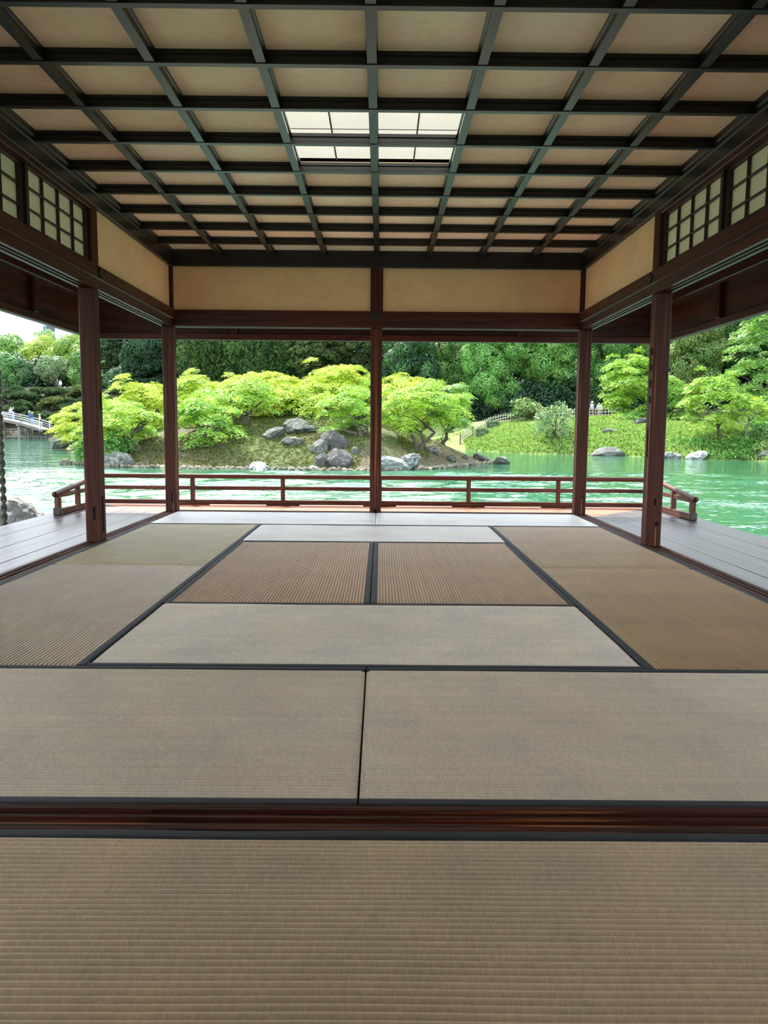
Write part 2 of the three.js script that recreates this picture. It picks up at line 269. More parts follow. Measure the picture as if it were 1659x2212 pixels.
// ------------------------------------------------------------------ posts
function post(x, z, label) {
  const t = thing('wooden_post', label, 'post', [x, 0, z]);
  const g = cbox(0.108, 1.752, 0.108, 'y', 0.008, [0, 0]); { const u = g.attributes.uv, P = g.attributes.position, o = rnd() * 3; for (let i = 0; i < u.count; i++) u.setXY(i, u.getX(i) + o, (P.getY(i) + 0.876)); }
  part('shaft', g, M.post, t, [0, 0.866, 0]);
  return t;
}
const postL = post(-1.968, -3.8, 'left side post, brown weathered wood, beside the olive mat'), postR = post(1.968, -3.8, 'right side post, brown weathered wood, beside the tan mat');
const postCL = post(-1.968, -5.79, 'left far corner post of brown weathered wood, by the sheen-painted mats'), postC = post(-0.006, -5.79, 'centre post of brown weathered wood standing in the middle of the far opening'), postCR = post(1.968, -5.79, 'right far corner post of brown weathered wood, by the sheen-painted mats');
const inlayWood = mat({ color: C(0.014, 0.008, 0.006), roughness: 0.95, specularIntensity: 0.2 });
const slot = (p, x, y, z, w, h, d) => part('inlay', cbox(w, h, d, 'y', 0.001), inlayWood, p, [x, y, z]);
slot(postL, 0.0545, 0.19, 0.01, 0.003, 0.26, 0.03); slot(postL, 0.01, 0.20, 0.0545, 0.016, 0.09, 0.003); slot(postL, 0.0545, 0.98, -0.01, 0.003, 0.13, 0.022);
slot(postR, -0.0545, 0.72, 0.0, 0.003, 0.2, 0.026); slot(postR, 0.018, 0.155, 0.0545, 0.022, 0.03, 0.003); slot(postR, 0.0, 0.31, 0.0545, 0.014, 0.05, 0.003); for (let i = 0; i < 4; i++) slot(postR, -0.0545, 1.02 + i * 0.11, 0.01, 0.003, 0.05, 0.03);
slot(postC, 0.0, 0.02, 0.0545, 0.02, 0.03, 0.002); slot(postCL, 0.012, 0.13, 0.0545, 0.016, 0.1, 0.002); slot(postCR, 0.02, 0.17, 0.0545, 0.014, 0.03, 0.002);

// ------------------------------------------------------------------ walls above the openings
const TOP = 2.292, NB = 1.80, NT = 1.892;
function headTrack(a0, a1) { const w = a1 - a0; return [[a0, NB], [a0, 1.742], [a0 + w * 0.2, 1.742], [a0 + w * 0.22, 1.756], [a0 + w * 0.42, 1.756], [a0 + w * 0.44, 1.742], [a0 + w * 0.54, 1.742], [a0 + w * 0.56, 1.756], [a0 + w * 0.76, 1.756], [a0 + w * 0.78, 1.742], [a1, 1.742], [a1, NB]]; }
function lintel(a0, a1) { const t = a1 - a0; return [[a0, NT], [a1 - t * 0.15, NT], [a1, NT - 0.008], [a1, NB + 0.005], [a1 - t * 0.3, NB], [a0, NB]]; }
const wallFar = struct('wall_far');
part('lintel', sweep(lintel(-5.745, -5.702), -1.885, 1.885, 'x'), M.beam, wallFar);
part('head_track', sweep(headTrack(-5.733, -5.845), -1.915, 1.915, 'x'), M.beam, wallFar);
part('plaster_panel', cbox(1.86, 0.42, 0.05, 'x', 0.002), M.plaster, wallFar, [-0.985, 2.09, -5.79]);
part('plaster_panel', cbox(1.86, 0.42, 0.05, 'x', 0.002), M.plaster, wallFar, [0.975, 2.09, -5.79]);
for (const x of [-1.968, -0.006, 1.968]) part('stub_post', cbox(0.116, 0.56, 0.112, 'y', 0.006), M.beam, wallFar, [x, 2.022, -5.79]);
for (const [way, s] of [['left', -1], ['right', 1]]) {
  const w = struct('wall_' + way);
  part('lintel', sweep(lintel(s * 1.925, s * 1.882), -5.705, 3.4, 'z'), M.beam, w);
  part('head_track', sweep(headTrack(s * 1.913, s * 2.025), -5.735, 3.4, 'z'), M.beam, w);
  part('plaster_panel', cbox(0.05, 0.42, 1.9, 'z', 0.002), M.plaster, w, [s * 1.968, 2.09, -4.795]);
  part('stub_post', cbox(0.112, 0.56, 0.116, 'y', 0.006), M.beam, w, [s * 1.968, 2.022, -3.8]);
  part('stub_post', cbox(0.112, 0.56, 0.116, 'y', 0.006), M.beam, w, [s * 1.968, 2.022, -1.83]);
  part('top_beam', cbox(0.09, 0.05, 5.2, 'z', 0.004), M.beam, w, [s * 1.975, 2.315, -1.1]);
  part('header', cbox(0.1, 0.044, 1.86, 'z', 0.004), M.beam, w, [s * 1.962, 2.278, -2.815]);
  part('infill_board', cbox(0.04, 0.42, 5.2, 'z', 0.002), M.board, w, [s * 1.985, 2.1, 0.82]);
  const side = struct(s < 0 ? 'trim_5' : 'trim_6');
  part('post', cbox(0.108, 1.752, 0.108, 'y', 0.008), M.post, side, [s * 1.968, 0.866, -1.83]);
  part('post', cbox(0.108, 1.752, 0.108, 'y', 0.008), M.post, side, [s * 1.968, 0.866, 0.15]);
  // paper transom: two sliding frames of four by three panes
  const t = struct('window_' + (s < 0 ? 1 : 2));
  for (const [zc, ox] of [[-3.302, 0], [-2.398, 0.018]]) {
    const fx = s * (1.95 + ox);
    part('paper', cbox(0.002, 0.36, 0.88, 'z', 0), M.paper, t, [fx + s * 0.014, 2.08, zc]);
    for (const e of [-1, 1]) part('stile', cbox(0.026, 0.37, 0.034, 'y', 0.002), M.muntin, t, [fx, 2.08, zc + e * 0.436]);
    part('frame_rail', cbox(0.026, 0.024, 0.86, 'z', 0.002), M.beam, t, [fx, 2.252, zc]);
    part('frame_rail', cbox(0.026, 0.03, 0.86, 'z', 0.002), M.muntin, t, [fx, 1.91, zc]);
    for (const k of [-1, 0, 1]) part('muntin', cbox(0.016, 0.34, 0.013, 'y', 0.001), M.muntin, t, [fx + s * 0.002, 2.08, zc + k * 0.2185]);
    for (const y of [2.135, 2.018]) part('muntin', cbox(0.014, 0.011, 0.85, 'z', 0.001), M.muntin, t, [fx + s * 0.001, y, zc]);
  }
  // hanging outer wall at the veranda's edge
  const o = struct('wall_veranda_' + way);
  part('bottom_rail', cbox(0.07, 0.07, 10.5, 'z', 0.006), M.board, o, [s * 3.13, 1.792, -1.71]);
  for (let k = 0; k < 7; k++) part('board', cbox(0.02, 0.34, 1.49, 'z', 0.002), M.board, o, [s * 3.14, 1.995, -6.22 + k * 1.5]);
  for (let k = 0; k < 6; k++) part('strut', cbox(0.07, 0.32, 0.075, 'y', 0.005), M.beam, o, [s * 3.115, 1.985, -5.5 + k * 1.5]);
  part('top_rail', cbox(0.12, 0.1, 10.5, 'z', 0.008), M.beam, o, [s * 3.09, 2.18, -1.71]);
}
{
  const o = struct('wall_veranda_far');
  part('bottom_rail', cbox(6.2, 0.07, 0.07, 'x', 0.006), M.board, o, [0, 1.788, -6.95]);
  for (const x of [-2.33, -0.78, 0.78, 2.33]) part('board', cbox(1.54, 0.34, 0.02, 'x', 0.002), M.board, o, [x, 1.995, -6.96]);
  for (const x of [-1.566, 0, 1.557]) part('strut', cbox(0.075, 0.32, 0.07, 'y', 0.005), M.beam, o, [x, 1.985, -6.935]);
  part('top_rail', cbox(6.2, 0.1, 0.12, 'x', 0.008), M.beam, o, [0, 2.18, -6.91]);
}
part('lintel', sweep(lintel(0.045, 0.0), -1.885, 1.885, 'x'), M.beam, struct('wall_near'));
{ const w = struct('wall_back'); part('plaster_panel', cbox(4.1, 2.5, 0.06, 'x', 0.002), M.plaster, w, [0, 1.2, 3.62]); for (const s of [-1, 1]) part('plaster_panel', cbox(0.06, 1.84, 2.2, 'z', 0.002), M.plaster, w, [s * 1.99, 0.88, 2.5]); }
// cloud-shaped nail covers on the lintel
function nailCover(x, y, z, ry, label) {
  const t = thing('nail_cover', label, 'ornament', [x, y, z]); t.rotation.y = ry;
  const sh = new THREE.Shape(), n = 48; for (let i = 0; i < n; i++) { const a = i / n * Math.PI * 2, r = 1 + 0.14 * Math.cos(4 * a) + 0.05 * Math.cos(8 * a), px = Math.cos(a) * r * 0.036, py = Math.sin(a) * r * 0.029; i ? sh.lineTo(px, py) : sh.moveTo(px, py); }
  part('plate', new THREE.ExtrudeGeometry(sh, { depth: 0.003, bevelEnabled: true, bevelThickness: 0.004, bevelSize: 0.003, bevelSegments: 2, steps: 1 }), M.bronze, t);
  part('boss', new THREE.SphereGeometry(0.011, 14, 8).scale(1, 1, 0.5), M.bronze, t, [0, 0, 0.007]);
}
nailCover(-0.006, 1.845, -5.699, 0, 'dark cloud-shaped metal nail cover on the far lintel above the centre post');
nailCover(-1.879, 1.845, -3.8, Math.PI / 2, 'dark cloud-shaped metal nail cover on the left lintel above the side post');
nailCover(1.879, 1.845, -3.8, -Math.PI / 2, 'dark cloud-shaped metal nail cover on the right lintel above the side post');

// ------------------------------------------------------------------ coffered ceiling
const ceiling = struct('ceiling');
const BX = [-3, -2, -1, 0, 1, 2, 3].map((i) => -0.008 + 0.482 * i), BZ = [...Array(13).keys()].map((k) => -5.247 + 0.4689 * k), CEIL = 2.436;
{
  const xe = [-1.93, ...BX, 1.93], ze = [-5.716, ...BZ], pg = [0, 1, 2].map(() => cbox(0.478, 0.012, 0.465, 'x', 0)), stained = 0;
  for (let i = 0; i < 8; i++) for (let k = 0; k < 13; k++) {
    const x = (xe[i] + xe[i + 1]) / 2, z = (ze[k] + ze[k + 1]) / 2;
    if ((i === 3 || i === 4) && (k === 6 || k === 5)) {         // paper skylight over two by two coffers
      part('light_pane', cbox(0.46, 0.003, 0.45, 'x', 0), M.glow, ceiling, [x, CEIL + 0.03, z]);
      part('light_muntin', cbox(0.46, 0.012, 0.008, 'x', 0.001), M.lacquer2, ceiling, [x, CEIL + 0.022, z + 0.06]);
      part('light_muntin', cbox(0.008, 0.012, 0.45, 'z', 0.001), M.lacquer2, ceiling, [x + (i === 3 ? 0.005 : 0), CEIL + 0.022, z]);
    } else part('ceiling_panel', pg[(i + k) % 3], M.panel[(i * 5 + k * 3 + (i * k) % 3) % 4], ceiling, [x, CEIL + 0.006, z]);
  }
  const prof = (w, b) => [[-w, b], [w, b], [w, b + 0.012], [w - 0.005, b + 0.016], [w - 0.005, b + 0.036], [w + 0.004, b + 0.04], [w + 0.004, CEIL], [-w - 0.004, CEIL], [-w - 0.004, b + 0.04], [-w + 0.005, b + 0.036], [-w + 0.005, b + 0.016], [-w, b + 0.012]];
  for (const x of BX) part('long_batten', sweep(prof(0.021, 2.382).map(([a, y]) => [a + x, y]), -5.71, 0.38, 'z'), M.lacquer, ceiling);
  for (const z of BZ) part('cross_batten', sweep(prof(0.017, 2.379).map(([a, y]) => [a + z, y]), -1.9, 1.9, 'x'), M.lacquer, ceiling);
  const rim = [[0, TOP], [0.062, TOP], [0.066, TOP + 0.004], [0.066, 2.372], [0.078, 2.377], [0.078, 2.398], [0.09, 2.403], [0.09, CEIL + 0.006], [0, CEIL + 0.006]];
  part('rim_beam', sweep(rim.map(([a, y]) => [-5.79 + a, y]), -1.97, 1.97, 'x'), M.lacquer2, ceiling);
  part('rim_beam', sweep(rim.map(([a, y]) => [-1.975 + a, y]), -5.79, 0.42, 'z'), M.lacquer2, ceiling); part('rim_beam', sweep(rim.map(([a, y]) => [1.975 - a, y]), -5.79, 0.42, 'z'), M.lacquer2, ceiling);
  part('plain_boards', cbox(4.2, 0.02, 3.6, 'x', 0), M.panel[1], ceiling, [0, CEIL, 2.22]);
  part('torn_patch', (() => { const sh = new THREE.Shape([[-0.09, -0.04], [0.05, -0.045], [0.062, -0.02], [0.095, 0.035], [0.03, 0.045], [-0.085, 0.04]].map((p) => new THREE.Vector2(...p))); return new THREE.ExtrudeGeometry(sh, { depth: 0.002, bevelEnabled: false }).rotateX(Math.PI / 2); })(), M.patch, ceiling, [-0.72, CEIL - 0.0005, -4.06]);
}
{ const l = new THREE.RectAreaLight(new THREE.Color(1, 0.97, 0.86), 0.5, 0.94, 0.92); l.name = 'skylight'; l.position.set(-0.008, CEIL + 0.015, -2.903); l.rotation.x = -Math.PI / 2; scene.add(l); }

// ------------------------------------------------------------------ roof with low eaves
const roof = struct('roof');
part('roof_deck', cbox(6.5, 0.06, 11, 'x', 0), M.board, roof, [0, 2.62, -1.5]);
part('eave', sweep([[-6.8, 2.62], [-7.3, 2.16], [-7.3, 2.22], [-6.8, 2.68]], -3.75, 3.75, 'x'), M.board, roof);
for (const s of [-1, 1]) part('eave', sweep([[s * 3.15, 2.62], [s * 4.1, 2.08], [s * 4.1, 2.14], [s * 3.15, 2.68]], -7.3, 3.9, 'z'), M.board, roof);

// ================================================================== outdoors
// ------------------------------------------------------------------ land and water
function inside(pts, x, z) {                                     // signed distance to a shoreline, positive on land
  let d = 1e9, c = false;
  for (let i = 0, j = pts.length - 1; i < pts.length; j = i++) {
    const [ax, az] = pts[i], [bx, bz] = pts[j], ex = bx - ax, ez = bz - az, t = clamp(((x - ax) * ex + (z - az) * ez) / (ex * ex + ez * ez));
    d = Math.min(d, Math.hypot(x - ax - ex * t, z - az - ez * t));
    if ((az > z) !== (bz > z) && x < ((bx - ax) * (z - az)) / (bz - az) + ax) c = !c;
  }
  return c ? d : -d;
}
const ISLE = [[-15.6, -36.6], [-13, -34.5], [-11.2, -33.9], [-8.9, -33.4], [-5.75, -33.3], [-2.5, -32.9], [-0.4, -32.6], [1.7, -33.4], [3.7, -36.7], [5.3, -40], [6.5, -42.2], [6, -46], [3, -50], [-2, -53], [-8, -54], [-14, -57], [-20, -62], [-26, -62.5], [-27, -60.5], [-23.5, -58], [-19, -51], [-16.5, -42]];
const SHORE = [[8.2, -68.4], [9.5, -64.6], [12.1, -59.2], [15, -57.7], [18.3, -55.5], [20.2, -51.5], [24, -49.1], [24.8, -47.2], [29, -42], [36, -30], [48, -10], [70, 0], [90, -40], [90, -190], [-150, -190], [-150, -109], [-90, -109.5], [-54.7, -108.8], [-47.8, -108.2], [-44.6, -103], [-43.6, -98.5], [-37, -97.5], [-25, -95], [-12, -90], [-2, -83], [5, -75]];
const isleY = (x, z) => { const d = inside(ISLE, x, z); return d < 0 ? -1.2 + d * 0.5 : -1.17 + 2.8 * (1 - Math.exp(-Math.pow(d / 4.6, 1.35))) + 0.12 * (n3(x * 0.5, 0, z * 0.5, 3) - 0.5) * smooth(0, 2, d); };
const mainY = (x, z) => {
  const d = inside(SHORE, x, z); if (d < 0) return -1.2 + d * 0.5;
  return -1.17 + 3.25 * (1 - Math.exp(-d / 4.6)) + 0.16 * clamp(d - 24, 0, 70) + 5 * clamp((d - 3) / 14) * smooth(-36, -44, x) + 0.25 * (n3(x * 0.25, 0, z * 0.25, 5) - 0.5) * smooth(0, 4, d);
};
function terrain(name, fy, x0, x1, z0, z1, st, colour, m) {
  const nx = Math.round((x1 - x0) / st), nz = Math.round((z1 - z0) / st), pos = [], col = [], uv = [], idx = [];
  for (let j = 0; j <= nz; j++) for (let i = 0; i <= nx; i++) { const x = x0 + i * st, z = z0 + j * st, y = fy(x, z); pos.push(x, Math.max(y, -2.2), z); uv.push(x, z); col.push(...colour(x, y, z)); }
  for (let j = 0; j < nz; j++) for (let i = 0; i < nx; i++) { const a = j * (nx + 1) + i, b = a + nx + 1; if ([a, a + 1, b, b + 1].every((k) => pos[k * 3 + 1] < -2)) continue; idx.push(a, b, a + 1, a + 1, b, b + 1); }
  const g = new THREE.BufferGeometry(); g.setAttribute('position', new THREE.Float32BufferAttribute(pos, 3)); g.setAttribute('color', new THREE.Float32BufferAttribute(col, 3)); g.setAttribute('uv', new THREE.Float32BufferAttribute(uv, 2)); g.setIndex(idx); g.computeVertexNormals();
  const o = prep(new THREE.Mesh(g, m)); o.name = name; o.userData.kind = 'structure'; scene.add(o); return o;
}
M.soil = mat({ color: C(1, 1, 1), vertexColors: true, roughness: 0.95, map: tex(512, 512, (u, v) => { const k = 120 + 170 * (fbm(u * 60, v * 60, 60, 60, 301, 4) - 0.35); return [k, k, k * 0.95]; }, true, 3, 3), bumpMap: tex(256, 256, (u, v) => { const k = 255 * fbm(u * 40, v * 40, 40, 40, 305, 3); return [k, k, k]; }, false, 3, 3), bumpScale: 0.06 });
terrain('ground_island', isleY, -28.5, 8, -64, -31.5, 0.4, (x, y, z) => {
  const k = n3(x * 0.35, 7, z * 0.35, 11) * 0.6 + n3(x * 1.3, 2, z * 1.3, 13) * 0.4, t = smooth(0.35, 0.65, k + 0.16 * (y + 0.3)), e = smooth(-0.85, -1.05, y), r = smooth(1.5, 5, x) * smooth(0.6, -0.4, y);
  return mix(mix(mix([0.22, 0.16, 0.075], [0.18, 0.24, 0.05], t), [0.36, 0.27, 0.14], r * 0.8), [0.30, 0.27, 0.2], e * 0.7);
}, M.soil);
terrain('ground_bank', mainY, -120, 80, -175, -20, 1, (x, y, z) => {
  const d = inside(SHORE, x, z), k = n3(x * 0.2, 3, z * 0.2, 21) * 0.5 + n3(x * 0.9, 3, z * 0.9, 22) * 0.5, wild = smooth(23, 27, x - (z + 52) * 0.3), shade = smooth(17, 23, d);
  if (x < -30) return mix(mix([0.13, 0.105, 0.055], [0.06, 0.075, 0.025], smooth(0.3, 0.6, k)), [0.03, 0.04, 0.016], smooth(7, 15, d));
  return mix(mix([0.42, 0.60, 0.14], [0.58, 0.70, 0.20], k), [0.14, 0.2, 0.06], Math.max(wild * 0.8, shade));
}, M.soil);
M.water = mat({
  color: C(0.03, 0.115, 0.065), roughness: 0.04,
  bumpMap: (() => { const ks = [...Array(26).keys()].map((i) => { const n = i < 8 ? 2 + i : 8 + i * 2.2, a = (hash(i, 1, 401) - 0.5) * 1.5; return [Math.round(n * Math.sin(a)), Math.round(n * Math.cos(a)) || 1, hash(i, 2, 402) * 6.28, 1 / Math.pow(n, 0.85)]; }); return tex(1024, 1024, (u, v) => { let h = 0; const wx = (fbm(u * 5, v * 5, 5, 5, 410, 3) - 0.5) * 0.2, wy = (fbm(u * 5, v * 5, 5, 5, 420, 3) - 0.5) * 0.2; for (const [a, b, p, w] of ks) h += w * Math.sin(6.2832 * (a * (u + wx) + b * (v + wy)) + p); const k = 127 + h * 38; return [k, k, k]; }, false, 9, 9); })(), bumpScale: 0.09,
});
{
  const waves = [...Array(34).keys()].map((i) => { const l = 0.34 * Math.pow(1.085, i), k = 6.2832 / l, a = (hash(i, 5, 77) - 0.5) * 1.5 + 0.15; return [k * Math.sin(a), k * Math.cos(a), hash(i, 6, 77) * 6.28, 0.026 / k]; });
  const near = new THREE.PlaneGeometry(66, 27, 560, 250).rotateX(-Math.PI / 2).translate(-2, 0, -20.2), far = new THREE.PlaneGeometry(360, 180).rotateX(-Math.PI / 2).translate(-20, WATER, -123.7);
  const sides = [[-130, 111.5], [97.5, 137]].map(([x, w]) => new THREE.PlaneGeometry(w === 111.5 ? 165 : 129, 47).rotateX(-Math.PI / 2).translate(w === 111.5 ? -117.5 : 95.5, WATER, -10.2)), front = new THREE.PlaneGeometry(66, 20).rotateX(-Math.PI / 2).translate(-2, WATER, 3.3);
  const Q = near.attributes.position; for (let i = 0; i < Q.count; i++) { const x = Q.getX(i), z = Q.getZ(i), e = smooth(35, 31, Math.abs(x + 2)) * smooth(-33.7, -31, z) * smooth(-6.7, -7.6, z), gust = 0.45 + 0.9 * n3(x * 0.16, 4, z * 0.3, 55); let h = 0; for (const [a, c, p, w] of waves) h += w * Math.sin(a * x + c * z + p); Q.setY(i, WATER + h * e * gust); }
  near.computeVertexNormals();
  const g = mergeGeometries([near, far, ...sides, front]), P = g.attributes.position, uv = g.attributes.uv; for (let i = 0; i < P.count; i++) uv.setXY(i, P.getX(i), P.getZ(i));
  const o = prep(new THREE.Mesh(g, M.water)); o.name = 'pond'; o.userData.kind = 'structure'; scene.add(o);
}

// ------------------------------------------------------------------ rocks
M.rock = mat({ color: C(0.9, 0.9, 0.9), vertexColors: true, roughness: 0.85, bumpMap: tex(512, 512, (u, v) => { const k = 255 * fbm(u * 12, v * 12, 12, 12, 501, 6); return [k, k, k]; }, false, 1, 1), bumpScale: 0.05 });
function rockGeo(rx, ry, rz, s, o = {}) {
  const { cut = 7, rough = 0.22, dark = [0.07, 0.075, 0.07], pale = [0.34, 0.35, 0.31], lichen = 0.5, moss = 0, detail = 15, flatTop = 0, lf = 1 } = o;
  let g = new THREE.IcosahedronGeometry(1, detail); g.deleteAttribute('uv'); g.deleteAttribute('normal'); g = mergeVertices(g);
  const P = g.attributes.position, planes = [...Array(cut).keys()].map((i) => [V(hash(i, 1, s) - 0.5, hash(i, 2, s) - 0.35, hash(i, 3, s) - 0.5).normalize(), 0.58 + 0.3 * hash(i, 4, s)]);
  if (flatTop) planes.push([V(0.1, 1, 0.1).normalize(), flatTop]);
  const p = V(0, 0, 0), col = [];
  for (let i = 0; i < P.count; i++) {
    p.fromBufferAttribute(P, i); const q = p.clone();
    const f = 1 + rough * (n3(q.x * 2.2 + s, q.y * 2.2, q.z * 2.2, s) - 0.5) * 2 + rough * 0.5 * (Math.abs(n3(q.x * 5 + s, q.y * 5, q.z * 5, s + 1) - 0.5) * 2 - 0.5) + rough * 0.3 * (n3(q.x * 12, q.y * 12, q.z * 12, s + 2) - 0.5);
    p.multiplyScalar(f); for (const [n, d] of planes) { const k = p.dot(n) - d; if (k > 0) p.addScaledVector(n, -k * 0.92); }
    P.setXYZ(i, p.x * rx, p.y * ry, p.z * rz);
    const l = smooth(0.5, 0.72, n3(q.x * 4 * lf + s, q.y * 4 * lf, q.z * 4 * lf, s + 3) * 0.55 + n3(q.x * 11 * lf, q.y * 11 * lf, q.z * 11 * lf, s + 4) * 0.45 + (lichen - 0.5) * 0.4), b = n3(q.x * 3, q.y * 3, q.z * 3, s + 6), mo = moss * smooth(0.45, 0.6, n3(q.x * 3, q.y * 3, q.z * 3, s + 5)) * smooth(0.0, 0.6, q.y);
    col.push(...mix(mix(mix(dark, pale, 0.35 * b), pale, l), [0.13, 0.16, 0.05], mo));
  }
  g.setAttribute('color', new THREE.Float32BufferAttribute(col, 3)); g.computeVertexNormals(); return uvm(g, 'y');
}
function rock(label, x, y, z, rx, ry, rz, s, o = {}) {
  const m = prep(new THREE.Mesh(rockGeo(rx, ry, rz, s, o), M.rock)); m.name = numbered('rock'); m.position.set(x, y, z); m.rotation.set(o.tx ?? 0, o.turn ?? 0, o.tz ?? 0); tag(m, label, 'rock', o.group); scene.add(m); return m;
}
const DK = { dark: [0.045, 0.045, 0.045], pale: [0.13, 0.125, 0.11], lichen: 0.38 }, GR = { dark: [0.045, 0.055, 0.042], pale: [0.17, 0.19, 0.15], lichen: 0.48 }, WH = { dark: [0.09, 0.10, 0.095], pale: [0.36, 0.375, 0.35], lichen: 0.58 };
rock('tall dark peaked rock topping the rock group at the water left of the centre post', -2.15, -0.25, -35.6, 0.86, 1.25, 0.6, 3, { ...DK, cut: 12, rough: 0.34, tz: -0.15 });
rock('dark greenish rock stacked at the left of the peaked rock, on the island slope', -2.85, -0.25, -35.4, 0.5, 0.52, 0.5, 4, { ...GR, dark: [0.05, 0.06, 0.055], cut: 9 });
rock('rounded purple-grey rock at the waterline, left foot of the dark rock group', -2.62, -0.78, -33.9, 0.42, 0.42, 0.4, 5, { ...DK, pale: [0.16, 0.15, 0.135], cut: 5, rough: 0.16 });
rock('large dark rounded rock at the waterline, front of the dark rock group', -1.82, -0.68, -33.8, 0.66, 0.55, 0.5, 6, { ...DK, pale: [0.16, 0.15, 0.135], cut: 6, rough: 0.16 });
rock('small upright grey slab leaning at the right of the dark rock group', -1.2, -0.45, -34.9, 0.25, 0.42, 0.3, 7, { ...GR, cut: 9, tz: -0.2 });
rock('long pale knobbly rock lying at the waterline, passing behind the centre post', 0.45, -0.86, -33.3, 1.25, 0.40, 0.5, 8, { ...WH, dark: [0.14, 0.17, 0.16], cut: 8, rough: 0.34, tz: 0.05 });
rock('short pale knobbly rock with raised tip, right end of the long pale rock', 1.42, -0.72, -33.5, 0.5, 0.34, 0.4, 9, { ...WH, cut: 7, rough: 0.3, tz: 0.35 });
rock('low dark grey rock lying on the island slope, left of the bigger grey-green slope rock', -5.3, isleY(-5.3, -37) + 0.14, -37, 0.64, 0.34, 0.45, 10, { ...DK, pale: [0.24, 0.25, 0.21], cut: 6, tz: 0.35 });
rock('big grey-green ridged rock with a dark hollow high on the island slope', -4.19, isleY(-4.19, -37.8) + 0.2, -37.8, 0.88, 0.46, 0.55, 11, { ...GR, cut: 8, rough: 0.28 });
rock('small dark rock half sunk in the grass below the slope rocks', -4.29, isleY(-4.29, -36.1) + 0.08, -36.1, 0.54, 0.27, 0.4, 12, { ...DK, pale: [0.30, 0.31, 0.26], cut: 6 });
rock('white sunlit rock standing in the water in front of the island', -5.48, -1.0, -33.0, 0.42, 0.3, 0.35, 13, { ...WH, pale: [0.72, 0.70, 0.64], lichen: 0.8, cut: 6 });
rock('flat little yellowish stone at the waterline left of the dark rock group', -2.99, -1.06, -33.1, 0.32, 0.16, 0.25, 14, { ...GR, pale: [0.5, 0.45, 0.33], lichen: 0.7, cut: 4 });
rock('grey lichen-covered rock at the left front corner of the island', -12.5, -0.82, -34.9, 0.8, 0.46, 0.6, 15, { ...WH, dark: [0.13, 0.13, 0.12], pale: [0.42, 0.42, 0.38], rough: 0.3, cut: 6, tz: 0.1 });
rock('small brown stone in the water off the left tip of the island', -15.4, -1.03, -36.0, 0.32, 0.22, 0.25, 16, { ...GR, dark: [0.12, 0.10, 0.07], cut: 5 });
rock('large sloping grey rock at the far left tip of the island', -25.7, -0.72, -60.6, 1.2, 0.62, 0.8, 17, { ...GR, cut: 7, tz: 0.18 });
rock('pale rounded rock behind the sloping one at the far left tip', -23.5, -0.4, -59.3, 1.15, 0.62, 0.8, 18, { ...WH, cut: 6 });
rock('dark and white rock by the right-hand maple trunk on the island slope', 2.84, isleY(2.84, -39) + 0.16, -39, 0.42, 0.34, 0.35, 19, { ...DK, pale: [0.55, 0.55, 0.52], cut: 9, tz: -0.5 });
rock('small grey boulder resting on the bare right slope of the island', 3.79, isleY(3.79, -38.8) + 0.12, -38.8, 0.28, 0.26, 0.26, 20, { ...GR, cut: 5 });
rock('tiny grey stone near the ridge of the bare right slope', 4.71, isleY(4.71, -41) + 0.06, -41, 0.18, 0.18, 0.18, 21, { ...GR, cut: 5 });
rock('dark low rock at the waterline on the right tip of the island', 5.8, -0.86, -42.4, 0.55, 0.28, 0.4, 22, { ...DK, cut: 7, tz: -0.25 });
rock('squarish grey boulder in open water off the right tip of the island', 6.77, -0.95, -40.6, 0.48, 0.36, 0.4, 23, { ...GR, cut: 9, flatTop: 0.7 });
rock('long humped grey rock at the edge of the bank, right of the far corner post', 16.98, -0.86, -55.6, 1.45, 0.52, 0.8, 24, { ...GR, dark: [0.06, 0.06, 0.06], cut: 8 });
rock('flat grey stone lying in the grass of the bank above the humped rock', 18.64, mainY(18.64, -60), -60, 0.8, 0.24, 0.5, 25, { ...GR, cut: 6 });
rock('dark slanting rock on the grass bank beside the right side post', 21.2, mainY(21.2, -61) + 0.1, -61, 0.72, 0.42, 0.5, 26, { ...DK, cut: 7, tz: 0.35 });
rock('pale lumpy rock at the waterline just right of the right side post', 20.0, -0.92, -51.4, 0.46, 0.32, 0.4, 27, { ...WH, cut: 7 });
rock('smaller pale rock touching the lumpy one at the waterline by the right side post', 20.5, -0.95, -51.1, 0.36, 0.28, 0.3, 28, { ...WH, cut: 7 });
rock('pale smooth rock sloping into the water below the small right-bank maple', 21.6, -0.9, -50.3, 0.82, 0.36, 0.5, 29, { ...WH, pale: [0.66, 0.67, 0.68], lichen: 0.75, cut: 5, tz: 0.2 });
rock('dark rounded rock at the waterline at the right edge, under the clipped round shrubs', 25.1, -0.85, -48.2, 0.6, 0.42, 0.5, 30, { ...DK, cut: 4, rough: 0.12 });
rock('round dark boulder mottled with white lichen, beside the left edge of the deck', -4.5, -0.71, -7.6, 0.62, 0.63, 0.6, 32, { dark: [0.035, 0.03, 0.022], pale: [0.55, 0.52, 0.47], lichen: 0.40, lf: 2.4, cut: 2, rough: 0.07, detail: 40, moss: 0 });
